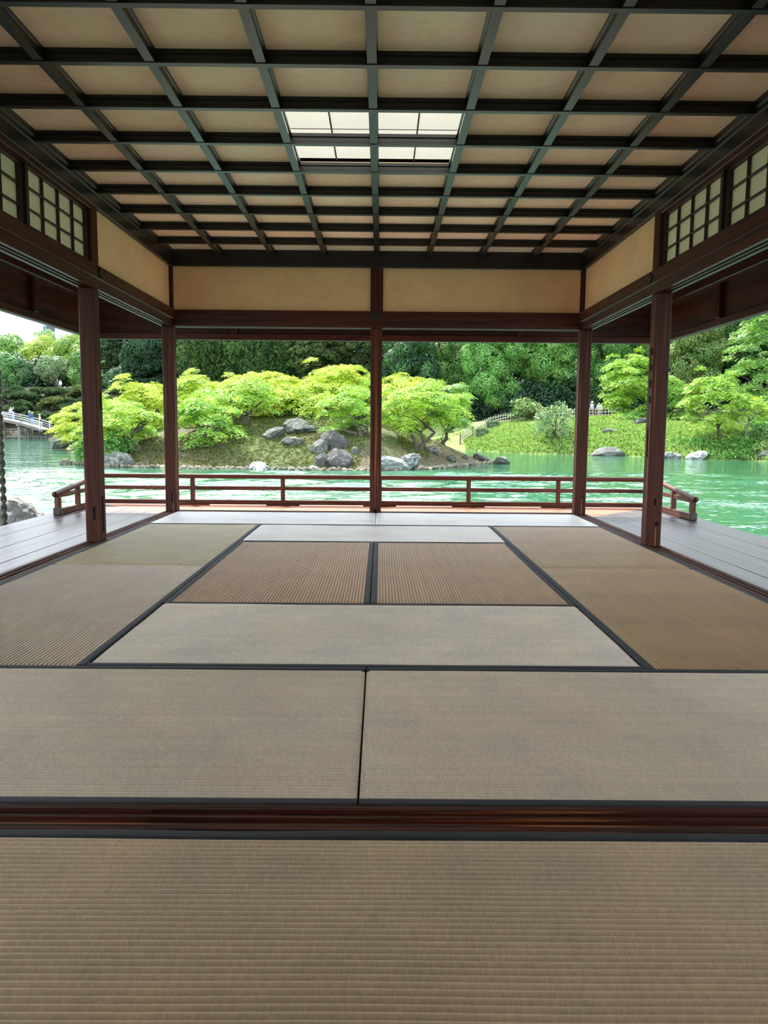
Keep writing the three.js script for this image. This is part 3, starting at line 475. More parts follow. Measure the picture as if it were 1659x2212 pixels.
{ // small stones edging the island at the waterline
  const base = new THREE.IcosahedronGeometry(1, 1), pts = [], n = 13;
  for (let k = 0; k < 11; k++) { const [ax, az] = ISLE[k], [bx, bz] = ISLE[k + 1], L = Math.hypot(bx - ax, bz - az); for (let d = 0; d < L; d += 0.24) pts.push([ax + (bx - ax) * d / L, az + (bz - az) * d / L]); }
  const im = new THREE.InstancedMesh(base, mat({ color: C(0.17, 0.155, 0.12), roughness: 0.9 }), pts.length), m = new THREE.Matrix4();
  pts.forEach(([x, z], i) => { m.compose(V(x + rr(-0.06, 0.06), WATER + rr(0.02, 0.08), z + rr(0, 0.12)), new THREE.Quaternion().setFromEuler(new THREE.Euler(rr(0, 3), rr(0, 3), 0)), V(rr(0.06, 0.17), rr(0.05, 0.10), rr(0.06, 0.13))); im.setMatrixAt(i, m); const k = rr(0.6, 1.4); im.setColorAt(i, C(k, k * rr(0.92, 1), k * rr(0.85, 1))); });
  prep(im); im.name = 'shore_stones'; im.userData.kind = 'stuff'; tag(im, 'row of small grey stones edging the island at the waterline', 'stones'); scene.add(im);
}

// ------------------------------------------------------------------ foliage
function leafMesh(list, soft = 0) {                                        // list of {p, n, d, l, w, star}: a leaf at p lying square to n, pointing along d
  const pos = [], nor = [];
  for (const { p, n, d, l, w, star } of list) {
    const side = V(0, 0, 0).crossVectors(n, d).normalize(), f = d.clone().sub(n.clone().multiplyScalar(d.dot(n))).normalize(), P = (a, b, c = 0) => p.clone().addScaledVector(f, a * l).addScaledVector(side, b * w).addScaledVector(n, c * l);
    const T = (...q) => q.forEach((v) => { pos.push(v.x, v.y, v.z); const m = n.clone(); if (m.y < 0) m.negate(); m.lerp(V(p.x * 1.2, 1, p.z * 1.2).normalize(), soft).normalize(); nor.push(m.x, m.y, m.z); });
    if (star) { for (let k = -2; k <= 2; k++) { const a = k * 0.62, r = 1 - Math.abs(k) * 0.13, c = P(0, 0); T(c, P(Math.cos(a - 0.22) * r * 0.5, Math.sin(a - 0.22) * r * 0.5, 0.02), P(Math.cos(a) * r, Math.sin(a) * r, -0.08)); T(c, P(Math.cos(a) * r, Math.sin(a) * r, -0.08), P(Math.cos(a + 0.22) * r * 0.5, Math.sin(a + 0.22) * r * 0.5, 0.02)); } }
    else { T(P(0, 0), P(0.5, -0.5, 0.1), P(1, 0)); T(P(0, 0), P(1, 0), P(0.5, 0.5, 0.1)); }
  }
  const g = new THREE.BufferGeometry(); g.setAttribute('position', new THREE.Float32BufferAttribute(pos, 3)); g.setAttribute('normal', new THREE.Float32BufferAttribute(nor, 3)); return g;
}
const rv = (s = 1) => V(rr(-1, 1), rr(-1, 1), rr(-1, 1)).multiplyScalar(s);
const SPRAY = {
  maple: [0, 1, 2].map(() => leafMesh([...Array(13).keys()].map(() => { const a = rr(0, 6.28), r = Math.sqrt(rnd()) * 0.26; return { p: V(Math.cos(a) * r, rr(-0.04, 0.04) - r * r * 0.7, Math.sin(a) * r), n: V(0, 1, 0).add(rv(0.45)).normalize(), d: V(Math.cos(a), -0.45, Math.sin(a)).add(rv(0.5)), l: rr(0.085, 0.12), w: rr(0.085, 0.12), star: true }; }))),
  broad: [0, 1, 2].map(() => leafMesh([...Array(20).keys()].map(() => { const a = rr(0, 6.28), r = Math.sqrt(rnd()) * 0.42; return { p: V(Math.cos(a) * r, rr(-0.1, 0.1) - r * r * 0.5, Math.sin(a) * r), n: V(Math.cos(a) * r * 1.5, 1, Math.sin(a) * r * 1.5).add(rv(0.75)).normalize(), d: V(Math.cos(a), -0.3, Math.sin(a)).add(rv(0.9)), l: rr(0.16, 0.26), w: rr(0.1, 0.15) }; }), 0.5)),
  pine: [0, 1].map(() => leafMesh([...Array(26).keys()].map(() => { const a = rr(0, 6.28), e = rr(0.1, 1.3), d = V(Math.cos(a) * Math.cos(e), Math.sin(e), Math.sin(a) * Math.cos(e)); return { p: rv(0.1).multiply(V(1, 0.4, 1)), n: rv(1).cross(d).normalize(), d, l: rr(0.24, 0.38), w: 0.035 }; }))),
  feather: [0, 1].map(() => leafMesh([...Array(18).keys()].map((i) => { const t = rnd(), a = rr(0, 6.28), d = V(Math.cos(a) * 0.5, 1, Math.sin(a) * 0.5).normalize(); return { p: V(rr(-0.08, 0.08), t * 0.55, rr(-0.08, 0.08)), n: rv(1).cross(d).normalize(), d, l: rr(0.25, 0.42), w: 0.06 }; }))),
  bush: [0, 1].map(() => leafMesh([...Array(16).keys()].map(() => { const a = rr(0, 6.28), r = Math.sqrt(rnd()) * 0.16; return { p: V(Math.cos(a) * r, rr(-0.05, 0.05), Math.sin(a) * r), n: V(0, 1, 0).add(rv(0.9)).normalize(), d: V(Math.cos(a), 0.2, Math.sin(a)).add(rv(0.8)), l: rr(0.08, 0.13), w: rr(0.05, 0.07) }; }))),
  grass: [0, 1].map(() => leafMesh([...Array(12).keys()].map(() => { const a = rr(0, 6.28), d = V(Math.cos(a) * 0.5, 1, Math.sin(a) * 0.5).normalize(); return { p: V(rr(-0.12, 0.12), -0.02, rr(-0.12, 0.12)), n: rv(1).cross(d).normalize(), d, l: rr(0.12, 0.24), w: 0.035 }; }))),
};
const LEAF = (r, g, b, rough = 0.6, t = 0.42) => mat({ color: C(r, g, b), roughness: rough, transmission: t, thickness: 0, specularIntensity: 0.35, side: THREE.DoubleSide });
const L = {
  maple: LEAF(0.38, 0.56, 0.045), mapleWarm: LEAF(0.50, 0.60, 0.045), mapleCool: LEAF(0.24, 0.47, 0.07), mapleRight: LEAF(0.29, 0.49, 0.07),
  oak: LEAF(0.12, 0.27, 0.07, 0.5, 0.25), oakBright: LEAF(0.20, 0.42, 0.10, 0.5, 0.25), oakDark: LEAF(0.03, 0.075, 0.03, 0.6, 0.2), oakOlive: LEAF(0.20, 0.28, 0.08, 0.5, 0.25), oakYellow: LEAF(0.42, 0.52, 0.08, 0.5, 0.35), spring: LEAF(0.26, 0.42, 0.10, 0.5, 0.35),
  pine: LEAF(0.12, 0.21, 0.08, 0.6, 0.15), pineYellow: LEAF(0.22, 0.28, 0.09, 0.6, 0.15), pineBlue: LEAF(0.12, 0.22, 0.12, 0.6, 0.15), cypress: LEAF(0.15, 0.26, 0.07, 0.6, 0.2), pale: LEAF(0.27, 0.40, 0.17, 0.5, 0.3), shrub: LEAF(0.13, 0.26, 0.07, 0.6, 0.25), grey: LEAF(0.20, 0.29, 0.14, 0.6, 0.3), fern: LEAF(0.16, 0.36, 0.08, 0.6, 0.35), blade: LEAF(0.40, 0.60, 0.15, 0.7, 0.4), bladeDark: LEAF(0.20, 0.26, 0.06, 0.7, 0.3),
};
const UP = V(0, 1, 0), scl = V(1, 1, 1), qt = new THREE.Quaternion(), mt = new THREE.Matrix4();
function scatter(spots, kind, m, parent, name = 'foliage', vary = 0.22) {   // spots: [x, y, z, outward normal, scale]
  const geos = SPRAY[kind], lists = geos.map(() => []); spots.forEach((s, i) => lists[i % geos.length].push(s));
  lists.forEach((list, k) => {
    if (!list.length) return;
    const im = new THREE.InstancedMesh(geos[k], m, list.length), spin = new THREE.Quaternion();
    list.forEach(([x, y, z, n, s], i) => { qt.setFromUnitVectors(UP, n); spin.setFromAxisAngle(UP, rr(0, 6.28)); qt.multiply(spin); mt.compose(V(x, y, z), qt, V(s, s, s)); im.setMatrixAt(i, mt); const b = 1 + rr(-vary, vary), w = rr(-0.1, 0.1); im.setColorAt(i, C(b * (1 + w), b, b * (1 - w))); });
    prep(im); im.name = name; im.userData.kind = 'stuff'; parent.add(im);
  });
}
M.bark = mat({ color: C(0.085, 0.07, 0.052), roughness: 0.9, bumpMap: tex(128, 128, (u, v) => { const k = 255 * fbm(u * 16, v * 6, 16, 6, 601, 3); return [k, k, k]; }, false, 0.6, 0.6), bumpScale: 0.03 });
M.barkPale = mat({ color: C(0.17, 0.16, 0.14), roughness: 0.9 });
function trunkGeo(base, fork, ends, r, stems = 1) {
  const gs = [];
  for (let k = 0; k < stems; k++) {
    const off = stems > 1 ? V(Math.cos(k * 2.4) * r * 1.2, 0, Math.sin(k * 2.4) * r * 1.2) : V(0, 0, 0), f = fork.clone().add(stems > 1 ? V(Math.cos(k * 2.4), 0.1, Math.sin(k * 2.4)).multiplyScalar(r * 5) : V(0, 0, 0)), b = base.clone().add(off);
    const mid = b.clone().lerp(f, 0.5).add(V(rr(-1, 1) * r, 0, rr(-1, 1) * r)), rs = r / Math.sqrt(stems);
    gs.push(tube([b.clone().add(V(0, -0.25, 0)), b.clone().add(V(0, 0.12, 0)), mid, f], [rs * 1.7, rs * 1.15, rs * 0.9, rs * 0.75], 8));
    ends.filter((_, i) => i % stems === k).forEach((e) => { const m = f.clone().lerp(e, 0.5).add(V(rr(-0.2, 0.2), 0.12 * f.distanceTo(e), rr(-0.2, 0.2)).multiplyScalar(0.8)); gs.push(tube([f, f.clone().lerp(m, 0.55).add(V(0, 0.05, 0)), m, e], [rs * 0.6, rs * 0.45, rs * 0.3, rs * 0.1], 5)); });
  }
  return mergeGeometries(gs);
}
// layered tree: flat sprays on many small domed pads
function layered(name, label, cat, c, rx, ry, base, o = {}) {
  const { m = L.maple, spray = 'maple', pads = Math.round(12 + rx * ry * 8), dens = 1, ps = 0.34, size = 1, stems = 1, r = 0.05 + rx * 0.045, bark = M.bark, flat = 0.35, low = -0.95, group, m2 } = o;
  const t = thing(name, label, cat, [base[0], base[1], base[2]], group), B = V(...base), spots = [], ends = [], rz = o.rz ?? rx * 0.95;
  for (let k = 0; k < pads; k++) {
    const h = low + (0.92 - low) * Math.pow((k + rnd()) / pads, 0.85), R = (h < -0.1 ? 1 - 0.25 * (-0.1 - h) : Math.sqrt(1 - h * h * 0.98)) * (0.35 + 0.65 * Math.sqrt(rnd())), a = rr(0, 6.28), p = V(c[0] + Math.cos(a) * rx * R * 0.86, c[1] + ry * (h * 0.95 + rr(-0.22, 0.28)), c[2] + Math.sin(a) * rz * R * 0.86), sprig = k % 5 === 4, pr = Math.max(0.3, ps * rx * rr(0.65, 1.2)) * (sprig ? 0.5 : 1); if (sprig) { p.x += (p.x - c[0]) * rr(0.1, 0.3); p.z += (p.z - c[2]) * rr(0.1, 0.3); p.y += ry * rr(0.1, 0.3); }
    if (ends.length < 9 && k % 2 === 0) ends.push(p.clone().sub(B));
    const n = Math.round(dens * 26 * pr * pr / (size * size) * 2.3) + 4, out = V(Math.cos(a), 0, Math.sin(a));
    for (let i = 0; i < n; i++) { const q = rr(0, 6.28), d = Math.sqrt(rnd()) * pr, x = Math.cos(q) * d, z = Math.sin(q) * d, u = d / pr; spots.push([p.x + x - B.x, p.y - u * u * flat * pr - (x * out.x + z * out.z) * 0.22 + rr(-0.07, 0.07) * size - B.y, p.z + z - B.z, V(Math.cos(q) * u * 0.45 + out.x * 0.2, 1, Math.sin(q) * u * 0.45 + out.z * 0.2).add(rv(0.25)).normalize(), size * rr(0.8, 1.25)]); }
  }
  const fork = V(c[0] - B.x, 0, c[2] - B.z).multiplyScalar(0.55); fork.y = Math.max(0.25, (c[1] - ry * 0.75 - B.y) * 0.9);
  part('trunk', trunkGeo(V(0, 0, 0), fork, ends, r, stems), bark, t);
  scatter(m2 ? spots.filter((_, i) => i % 3) : spots, spray, m, t); if (m2) scatter(spots.filter((_, i) => i % 3 === 0), spray, m2, t);
  return t;
}
// billowing tree: leaf clumps all over a heap of rounded masses
function billow(name, label, cat, c, rx, ry, base, o = {}) {
  const { m = L.oak, spray = 'broad', n = 20, size = 1, br = 0.42, r = 0.08 + rx * 0.05, bark = M.bark, dens = 1, m2, group, up = 0 } = o;
  const t = thing(name, label, cat, [base[0], base[1], base[2]], group), B = V(...base), spots = [], ends = [], rz = o.rz ?? rx;
  const bl = [];
  for (let k = 0; k < n; k++) { const h = 1 - 2 * (k + 0.5) / n, R = Math.sqrt(1 - h * h), a = k * 2.39996 + rr(-0.4, 0.4), f = rr(0.55, 0.8); bl.push([c[0] + Math.cos(a) * R * rx * f, c[1] + h * ry * f, c[2] + Math.sin(a) * R * rz * f, Math.min(rx, ry * 1.2) * br * rr(0.75, 1.25)]); }
  for (const [bx, by, bz, b] of bl) {
    if (ends.length < 7) ends.push(V(bx - B.x, by - B.y, bz - B.z));
    const cnt = Math.round(dens * 44 * b * b / (size * size)) + 6;
    for (let i = 0; i < cnt; i++) { const h = rr(-0.75, 1), R = Math.sqrt(1 - h * h), a = rr(0, 6.28), nrm = V(Math.cos(a) * R, h + up, Math.sin(a) * R).normalize(), q = b * rr(0.86, 1.04), bump = 1 + 0.1 * Math.sin(a * 5 + b * 9) * Math.sin(h * 7); spots.push([bx + Math.cos(a) * R * q * bump - B.x, by + h * q * bump * 0.92 - B.y, bz + Math.sin(a) * R * q * bump - B.z, nrm, size * rr(0.8, 1.2)]); }
  }
  part('trunk', trunkGeo(V(0, 0, 0), V((c[0] - B.x) * 0.7, Math.max(0.1, c[1] - ry * 0.5 - B.y), (c[2] - B.z) * 0.7), ends, r), bark, t);
  scatter(m2 ? spots.filter((_, i) => i % 4) : spots, spray, m, t); if (m2) scatter(spots.filter((_, i) => i % 4 === 0), spray, m2, t);
  return t;
}
const onIsle = (x, z) => [x, isleY(x, z), z], onBank = (x, z) => [x, mainY(x, z), z];

// ------------------------------------------------------------------ maples on the island
layered('maple_tree', 'low yellow-green maple with a dark leaning trunk at the left front of the island', 'tree', [-12.9, 1.0, -36.5], 2.2, 1.1, onIsle(-12.0, -36.4), { r: 0.15, m2: L.mapleCool, low: -0.55 });
layered('maple_tree', 'spreading green maple just right of the left corner post, short trunk in the shade', 'tree', [-8.6, 1.35, -37], 2.0, 1.2, onIsle(-8.8, -37.2), { r: 0.12, m: L.mapleCool, m2: L.maple });
layered('maple_tree', 'island maple with a stout upright dark trunk, mid-left on the crest', 'tree', [-7.35, 2.3, -40], 1.9, 1.2, onIsle(-7.2, -39.6), { r: 0.17, m2: L.mapleCool, low: -0.5 });
layered('maple_tree', 'wide yellow-topped maple with several leaning stems on the island crest', 'tree', [-7.2, 2.6, -44.4], 3.2, 1.35, onIsle(-6.4, -43.5), { r: 0.2, stems: 3, m: L.mapleWarm, m2: L.maple, low: -0.55 });
layered('maple_tree', 'flat-topped maple on a thick dark trunk above the ridged slope rock', 'tree', [-4.5, 2.3, -43.5], 2.6, 1.05, onIsle(-4.1, -42.6), { r: 0.16, m2: L.mapleWarm, low: -0.45 });
layered('maple_tree', 'tallest bright yellow-green maple of the island, left of the centre post', 'tree', [-2.9, 3.1, -46.5], 2.7, 1.7, onIsle(-3.3, -46), { r: 0.18, m: L.mapleWarm, m2: L.maple });
layered('maple_tree', 'bushy many-stemmed green maple behind the dark rock group', 'tree', [-1.55, 1.5, -37.6], 1.8, 1.4, onIsle(-1.1, -36.9), { r: 0.14, stems: 4, m: L.mapleCool, m2: L.maple });
layered('maple_tree', 'broad maple right of the centre post with a forked trunk on the slope', 'tree', [2.2, 1.75, -38.9], 2.5, 1.5, onIsle(2.0, -38.3), { r: 0.15, stems: 3, m2: L.mapleCool, low: -0.6 });
layered('maple_tree', 'pale airy maple at the right end of the island', 'tree', [4.0, 1.8, -42.6], 1.6, 1.55, onIsle(3.6, -42.6), { r: 0.12, m: L.mapleCool, m2: L.pale, dens: 0.8 });
layered('maple_tree', 'bright maple behind the left corner post, rising over the low left maple', 'tree', [-14.2, 2.0, -45], 2.4, 1.6, onIsle(-13.6, -44.6), { r: 0.15, m: L.mapleWarm, m2: L.maple });
layered('maple_tree', 'yellow-green maple at the back of the island between the left corner post and the crest', 'tree', [-11.0, 2.3, -47], 2.6, 1.6, onIsle(-11, -46.6), { r: 0.15, m: L.maple, m2: L.mapleWarm });
layered('maple_tree', 'bright yellow-green maple overhanging the sloping grey rock at the far left tip', 'tree', [-23.3, 0.9, -58], 2.2, 1.5, onIsle(-22.6, -58.6), { r: 0.15, m: L.mapleWarm, m2: L.maple });
layered('maple_tree', 'bright maple behind the broad one, its top beside the centre post', 'tree', [1.2, 2.5, -47], 2.4, 1.7, onIsle(0.8, -46.6), { r: 0.15, m: L.mapleWarm, m2: L.maple });
billow('azalea_bush', 'small dense dark green bush at the waterline beside the left side post', 'bush', [-14.45, -0.35, -35.9], 0.5, 0.85, onIsle(-14.4, -36.2), { spray: 'bush', m: L.fern, m2: L.shrub, n: 10, size: 1.3, r: 0.04 });
billow('azalea_bush', 'low spreading dark bush under the left front maple, above the lichen rock', 'bush', [-13.0, 0.0, -36.0], 1.1, 0.5, onIsle(-13.0, -35.9), { spray: 'bush', m: L.fern, m2: L.shrub, n: 14, size: 1.4, r: 0.05 });

// ------------------------------------------------------------------ the right bank
layered('maple_tree', 'bright spreading maple between the right corner post and the right side post', 'tree', [21.9, 4.15, -66], 2.75, 3.1, onBank(23.0, -66), { m: L.mapleRight, m2: L.maple, size: 1.5, r: 0.16, ps: 0.28 });
layered('maple_tree', 'low green maple trailing over the grass below the bright spreading one', 'tree', [21.4, 1.6, -64], 1.5, 0.8, onBank(21.5, -64), { m: L.mapleCool, size: 1.3, r: 0.08 });
layered('maple_tree', 'shaded green maple filling the gap just right of the right side post', 'tree', [24.6, 3.2, -64], 2.0, 2.3, onBank(24.8, -64), { m: L.mapleCool, m2: L.mapleRight, size: 1.4, r: 0.12 });
layered('maple_tree', 'round light green maple on a slim bare trunk right of the right side post', 'tree', [23.5, 2.75, -52.5], 2.35, 2.15, onBank(24.15, -52.3), { m: L.mapleRight, m2: L.maple, size: 1.25, r: 0.12, low: -0.8, ps: 0.28 });
layered('maple_tree', 'slender crooked young maple near the right edge, yellow-green flat sprays', 'tree', [25.9, 2.3, -52], 1.7, 0.85, onBank(25.2, -51.2), { m: L.mapleRight, m2: L.mapleWarm, size: 1.2, r: 0.07, bark: M.barkPale, low: -0.6, dens: 0.7 });
layered('maple_tree', 'tall blue-green maple at the right edge under the eave', 'tree', [29.3, 7.6, -58], 2.5, 5.1, onBank(29.6, -58), { m: L.mapleCool, m2: L.pale, size: 1.5, r: 0.16, ps: 0.26 });
layered('maple_tree', 'dark leaning maple at the right edge behind the slender one', 'tree', [28.6, 2.2, -55], 1.4, 1.0, onBank(27.6, -54), { m: L.fern, m2: L.mapleRight, size: 1.3, r: 0.08 });
layered('garden_tree', 'dark green umbrella-shaped tree standing in front of the lattice fence', 'tree', [14.45, 2.75, -74.2], 1.75, 0.85, onBank(14.4, -73.6), { m: L.oakOlive, m2: L.oak, spray: 'bush', size: 2.2, r: 0.08, stems: 2 });
billow('garden_tree', 'pale grey-green shrubby tree with thin spreading stems on the grass bank', 'tree', [14.1, 1.45, -61], 1.75, 1.55, onBank(14.5, -61), { spray: 'bush', m: L.pale, m2: L.grey, n: 20, size: 1.9, r: 0.1, br: 0.26, dens: 0.8 });
for (const [label, x, z, w, h] of [['boxy clipped grey-green hedge nearer the water at the foot of the lattice fence', 9.6, -71, 0.9, 0.56], ['boxy clipped dark hedge behind the other one at the foot of the lattice fence', 10.85, -73, 0.9, 0.6]]) {
  const y = mainY(x, z), t = thing('clipped_hedge', label, 'hedge', [x, y, z]), sp = [];
  for (let i = 0; i < 260; i++) { const p = V(rr(-0.5, 0.5) * w, rr(0.1, 1) * h, rr(-0.4, 0.4) * w), k = Math.floor(rr(0, 3)); const n = V(0, 0, 0); if (k === 0) { p.y = h; n.y = 1; } else if (k === 1) { p.z = 0.4 * w; n.set(0, 0.4, 1).normalize(); } else { const s = rnd() < 0.5 ? -1 : 1; p.x = s * 0.5 * w; n.set(s, 0.4, 0).normalize(); } sp.push([p.x, p.y, p.z, n, 1.3]); }
  part('stem', tube([V(0, -0.1, 0), V(0, 0.2, 0), V(0.03, h * 0.8, 0)], [0.05, 0.045, 0.03], 6), M.bark, t); scatter(sp, 'bush', L.grey, t);
}
billow('clipped_shrub', 'dark rounded clipped shrub at the right edge above the waterline', 'bush', [26.2, 0.5, -50.5], 0.95, 0.72, onBank(26.2, -50.5), { spray: 'bush', m: L.shrub, n: 16, size: 1.6, r: 0.05 });
billow('clipped_shrub', 'small olive rounded shrub beside the dark rock at the right edge', 'bush', [25.35, -0.4, -48.8], 0.55, 0.42, onBank(25.35, -48.8), { spray: 'bush', m: L.oakOlive, n: 12, size: 1.4, r: 0.04 });
// lattice fence along the path
{
  const F = [[7.6, -71.4], [8.9, -72.4], [10.7, -74], [13.1, -75.2], [15.4, -75.6], [18.5, -76.2], [21.6, -76.2], [24.5, -75]], t = thing('lattice_fence', 'low bamboo lattice fence along the path above the grass bank', 'fence', [0, 0, 0]), bam = mat({ color: C(0.46, 0.40, 0.32), roughness: 0.7 }), dk = mat({ color: C(0.09, 0.07, 0.05), roughness: 0.8 });
  for (let k = 0; k < F.length - 1; k++) {
    const [ax, az] = F[k], [bx, bz] = F[k + 1], n = Math.max(2, Math.round(Math.hypot(bx - ax, bz - az) / 0.3)), A = V(ax, mainY(ax, az), az), Bv = V(bx, mainY(bx, bz), bz);
    for (let i = 0; i < n; i++) { const p = A.clone().lerp(Bv, (i + 0.5) / n), y = mainY(p.x, p.z); part('slat', cbox(0.06, 1.1, 0.03, 'y', 0.008, [0, 0]), bam, t, [p.x, y + 0.5, p.z], rr(-0.2, 0.2)); }
    for (const h of [0.3, 0.58, 0.86]) part('rail', tube([A.clone().add(V(0, h, 0.03)), A.clone().lerp(Bv, 0.5).setY((mainY((ax + bx) / 2, (az + bz) / 2)) + h).add(V(0, 0, 0.03)), Bv.clone().add(V(0, h, 0.03))], [0.03, 0.03, 0.03], 6), bam, t);
    part('fence_post', cbox(0.12, 1.05, 0.12, 'y', 0.02, [0, 0]), dk, t, [ax, A.y + 0.45, az - 0.05]);
  }
}
{ // grass and low plants
  const spots = (n, fn) => { const a = []; let g = 0; while (a.length < n && g++ < n * 30) { const s = fn(); if (s) a.push(s); } return a; };
  const g1 = new THREE.Group(); g1.name = 'bank_grass'; g1.userData.kind = 'stuff'; tag(g1, 'short bright grass covering the sunny right bank', 'grass'); scene.add(g1);
  scatter(spots(16000, () => { const x = rr(8, 28), z = rr(-76, -46), d = inside(SHORE, x, z); return d > 0.1 && d < 13 && x - (z + 52) * 0.3 < 27 ? [x, mainY(x, z), z, V(rr(-0.2, 0.2), 1, rr(-0.2, 0.2)).normalize(), rr(0.8, 1.5)] : null; }), 'grass', L.blade, g1, 'tuft');
  const g2 = new THREE.Group(); g2.name = 'island_grass'; g2.userData.kind = 'stuff'; tag(g2, 'thin mossy grass on the island mound', 'grass'); scene.add(g2);
  scatter(spots(12000, () => { const x = rr(-16, 6), z = rr(-46, -32.6), d = inside(ISLE, x, z), k = n3(x * 0.5, 7, z * 0.5, 11) + 0.12 * isleY(x, z); return d > 0.4 && k > 0.42 && !(x > 2.5 && isleY(x, z) < 0) ? [x, isleY(x, z), z, V(rr(-0.2, 0.2), 1, rr(-0.2, 0.2)).normalize(), rr(0.3, 0.6)] : null; }), 'grass', L.bladeDark, g2, 'tuft');
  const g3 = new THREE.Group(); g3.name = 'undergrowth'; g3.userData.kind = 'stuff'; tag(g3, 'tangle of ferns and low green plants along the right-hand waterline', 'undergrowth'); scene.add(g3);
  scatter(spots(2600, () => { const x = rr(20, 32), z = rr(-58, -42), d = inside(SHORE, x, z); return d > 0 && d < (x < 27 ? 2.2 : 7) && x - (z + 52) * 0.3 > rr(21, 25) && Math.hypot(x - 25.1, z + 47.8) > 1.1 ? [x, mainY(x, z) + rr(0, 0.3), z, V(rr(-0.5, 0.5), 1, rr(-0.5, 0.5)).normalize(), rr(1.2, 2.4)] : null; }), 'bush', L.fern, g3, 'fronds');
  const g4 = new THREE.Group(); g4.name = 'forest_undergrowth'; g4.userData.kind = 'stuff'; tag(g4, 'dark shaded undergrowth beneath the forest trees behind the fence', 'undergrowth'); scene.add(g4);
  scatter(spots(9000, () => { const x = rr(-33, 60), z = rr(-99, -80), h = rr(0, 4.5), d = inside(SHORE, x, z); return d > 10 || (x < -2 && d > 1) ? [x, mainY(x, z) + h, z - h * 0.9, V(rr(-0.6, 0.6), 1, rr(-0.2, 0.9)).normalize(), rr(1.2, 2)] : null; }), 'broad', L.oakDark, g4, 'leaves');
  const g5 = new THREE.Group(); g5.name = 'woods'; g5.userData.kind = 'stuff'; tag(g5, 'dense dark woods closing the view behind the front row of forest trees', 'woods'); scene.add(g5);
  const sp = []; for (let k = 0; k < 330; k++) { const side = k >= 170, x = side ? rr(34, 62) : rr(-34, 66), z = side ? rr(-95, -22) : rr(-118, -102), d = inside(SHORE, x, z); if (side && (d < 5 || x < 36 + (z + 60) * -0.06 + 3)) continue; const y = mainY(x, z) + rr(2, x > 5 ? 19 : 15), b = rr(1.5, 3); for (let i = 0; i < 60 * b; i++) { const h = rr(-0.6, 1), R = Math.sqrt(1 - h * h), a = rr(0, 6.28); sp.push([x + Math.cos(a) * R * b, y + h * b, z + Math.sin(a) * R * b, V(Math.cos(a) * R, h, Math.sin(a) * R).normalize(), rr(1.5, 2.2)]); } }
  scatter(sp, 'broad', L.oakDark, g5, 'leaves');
}

// ------------------------------------------------------------------ the forest behind
const tall = (x, z) => onBank(x, z);
billow('forest_tree', 'dark blue-green broadleaf tree beyond the island, just right of the centre post', 'tree', [3.0, 7.6, -86], 3.0, 5.2, tall(3, -87), { m: L.oakDark, m2: L.oak, n: 26 });
billow('forest_tree', 'dark forest tree with sunlit yellowish shelves left of the two bright oaks', 'tree', [8.0, 8.0, -90], 2.9, 5, tall(8, -90.5), { m: L.oak, m2: L.oakOlive, n: 26 });
billow('forest_tree', 'big bright green billowing oak behind the lattice fence, left one of two', 'tree', [12.4, 9.3, -85.5], 3.7, 7.3, tall(12.6, -86), { m: L.oakBright, m2: L.oak, n: 34, br: 0.36 });
billow('forest_tree', 'big bright green billowing oak behind the pale shrubby tree, right one of two', 'tree', [19, 10.6, -88], 4.5, 7.8, tall(19.2, -88.5), { m: L.oakBright, m2: L.spring, n: 36, br: 0.34 });
billow('forest_tree', 'deep green broadleaf tree seen between the right corner post and the right side post', 'tree', [24.6, 9.6, -86], 3.2, 7.2, tall(24.7, -86.5), { m: L.oak, m2: L.oakBright, n: 26 });
billow('forest_tree', 'olive-green tree high under the right eave, right of the right side post', 'tree', [33.4, 10.6, -80], 3.2, 6.2, tall(33.6, -81), { m: L.oakOlive, m2: L.oak, n: 26 });
billow('forest_tree', 'dark tree under the right eave behind the tall blue-green maple', 'tree', [38.5, 12, -84], 4.2, 7, tall(38.8, -85), { m: L.oak, m2: L.oakDark, n: 26 });
billow('forest_tree', 'dark tree with a yellowish top directly behind the right side post', 'tree', [30.4, 9.6, -90], 3.2, 4.6, tall(30.6, -91), { m: L.oak, m2: L.oakOlive, n: 24 });
billow('forest_tree', 'dark rounded tree in the gap between the two left posts', 'tree', [-34.7, 6.6, -106], 3.3, 3.2, tall(-34.9, -107), { m: L.oakDark, m2: L.pineBlue, n: 24 });
billow('forest_tree', 'very dark tree mass above the maples left of the centre post', 'tree', [-2.6, 6.9, -94], 3.4, 3.4, tall(-2.2, -95), { m: L.oakDark, n: 22 });
billow('cypress_tree', 'feathery dark green conifer just right of the left corner post, left one of two', 'tree', [-20.9, 9.0, -92], 3.4, 4.6, tall(-20.9, -92.5), { spray: 'feather', m: L.cypress, m2: L.pine, n: 26, size: 1.25, br: 0.36, up: 1.2 });
billow('cypress_tree', 'feathery dark green conifer behind the island crest, right one of two', 'tree', [-14.8, 9.1, -90], 3.7, 4.4, tall(-15, -90.5), { spray: 'feather', m: L.cypress, m2: L.pine, n: 28, size: 1.25, br: 0.36, up: 1.2 });
layered('pine_tree', 'dark pine with a bare upright trunk left of the yellowish pines', 'tree', [-10.6, 9.6, -96], 2.8, 3.6, tall(-10.7, -96.4), { spray: 'pine', m: L.pine, m2: L.pineYellow, size: 1.5, r: 0.28, ps: 0.3 });
layered('pine_tree', 'yellowish pine under the eave, left of the centre post', 'tree', [-7, 8.9, -88], 2.9, 2.7, tall(-7, -88.4), { spray: 'pine', m: L.pineYellow, m2: L.pine, size: 1.5, r: 0.25, ps: 0.3 });
layered('pine_tree', 'olive pine under the eave directly behind the centre post', 'tree', [-2.4, 9.3, -90], 3.0, 3.0, tall(-2.4, -90.4), { spray: 'pine', m: L.pineYellow, m2: L.pineBlue, size: 1.5, r: 0.25, ps: 0.3 });
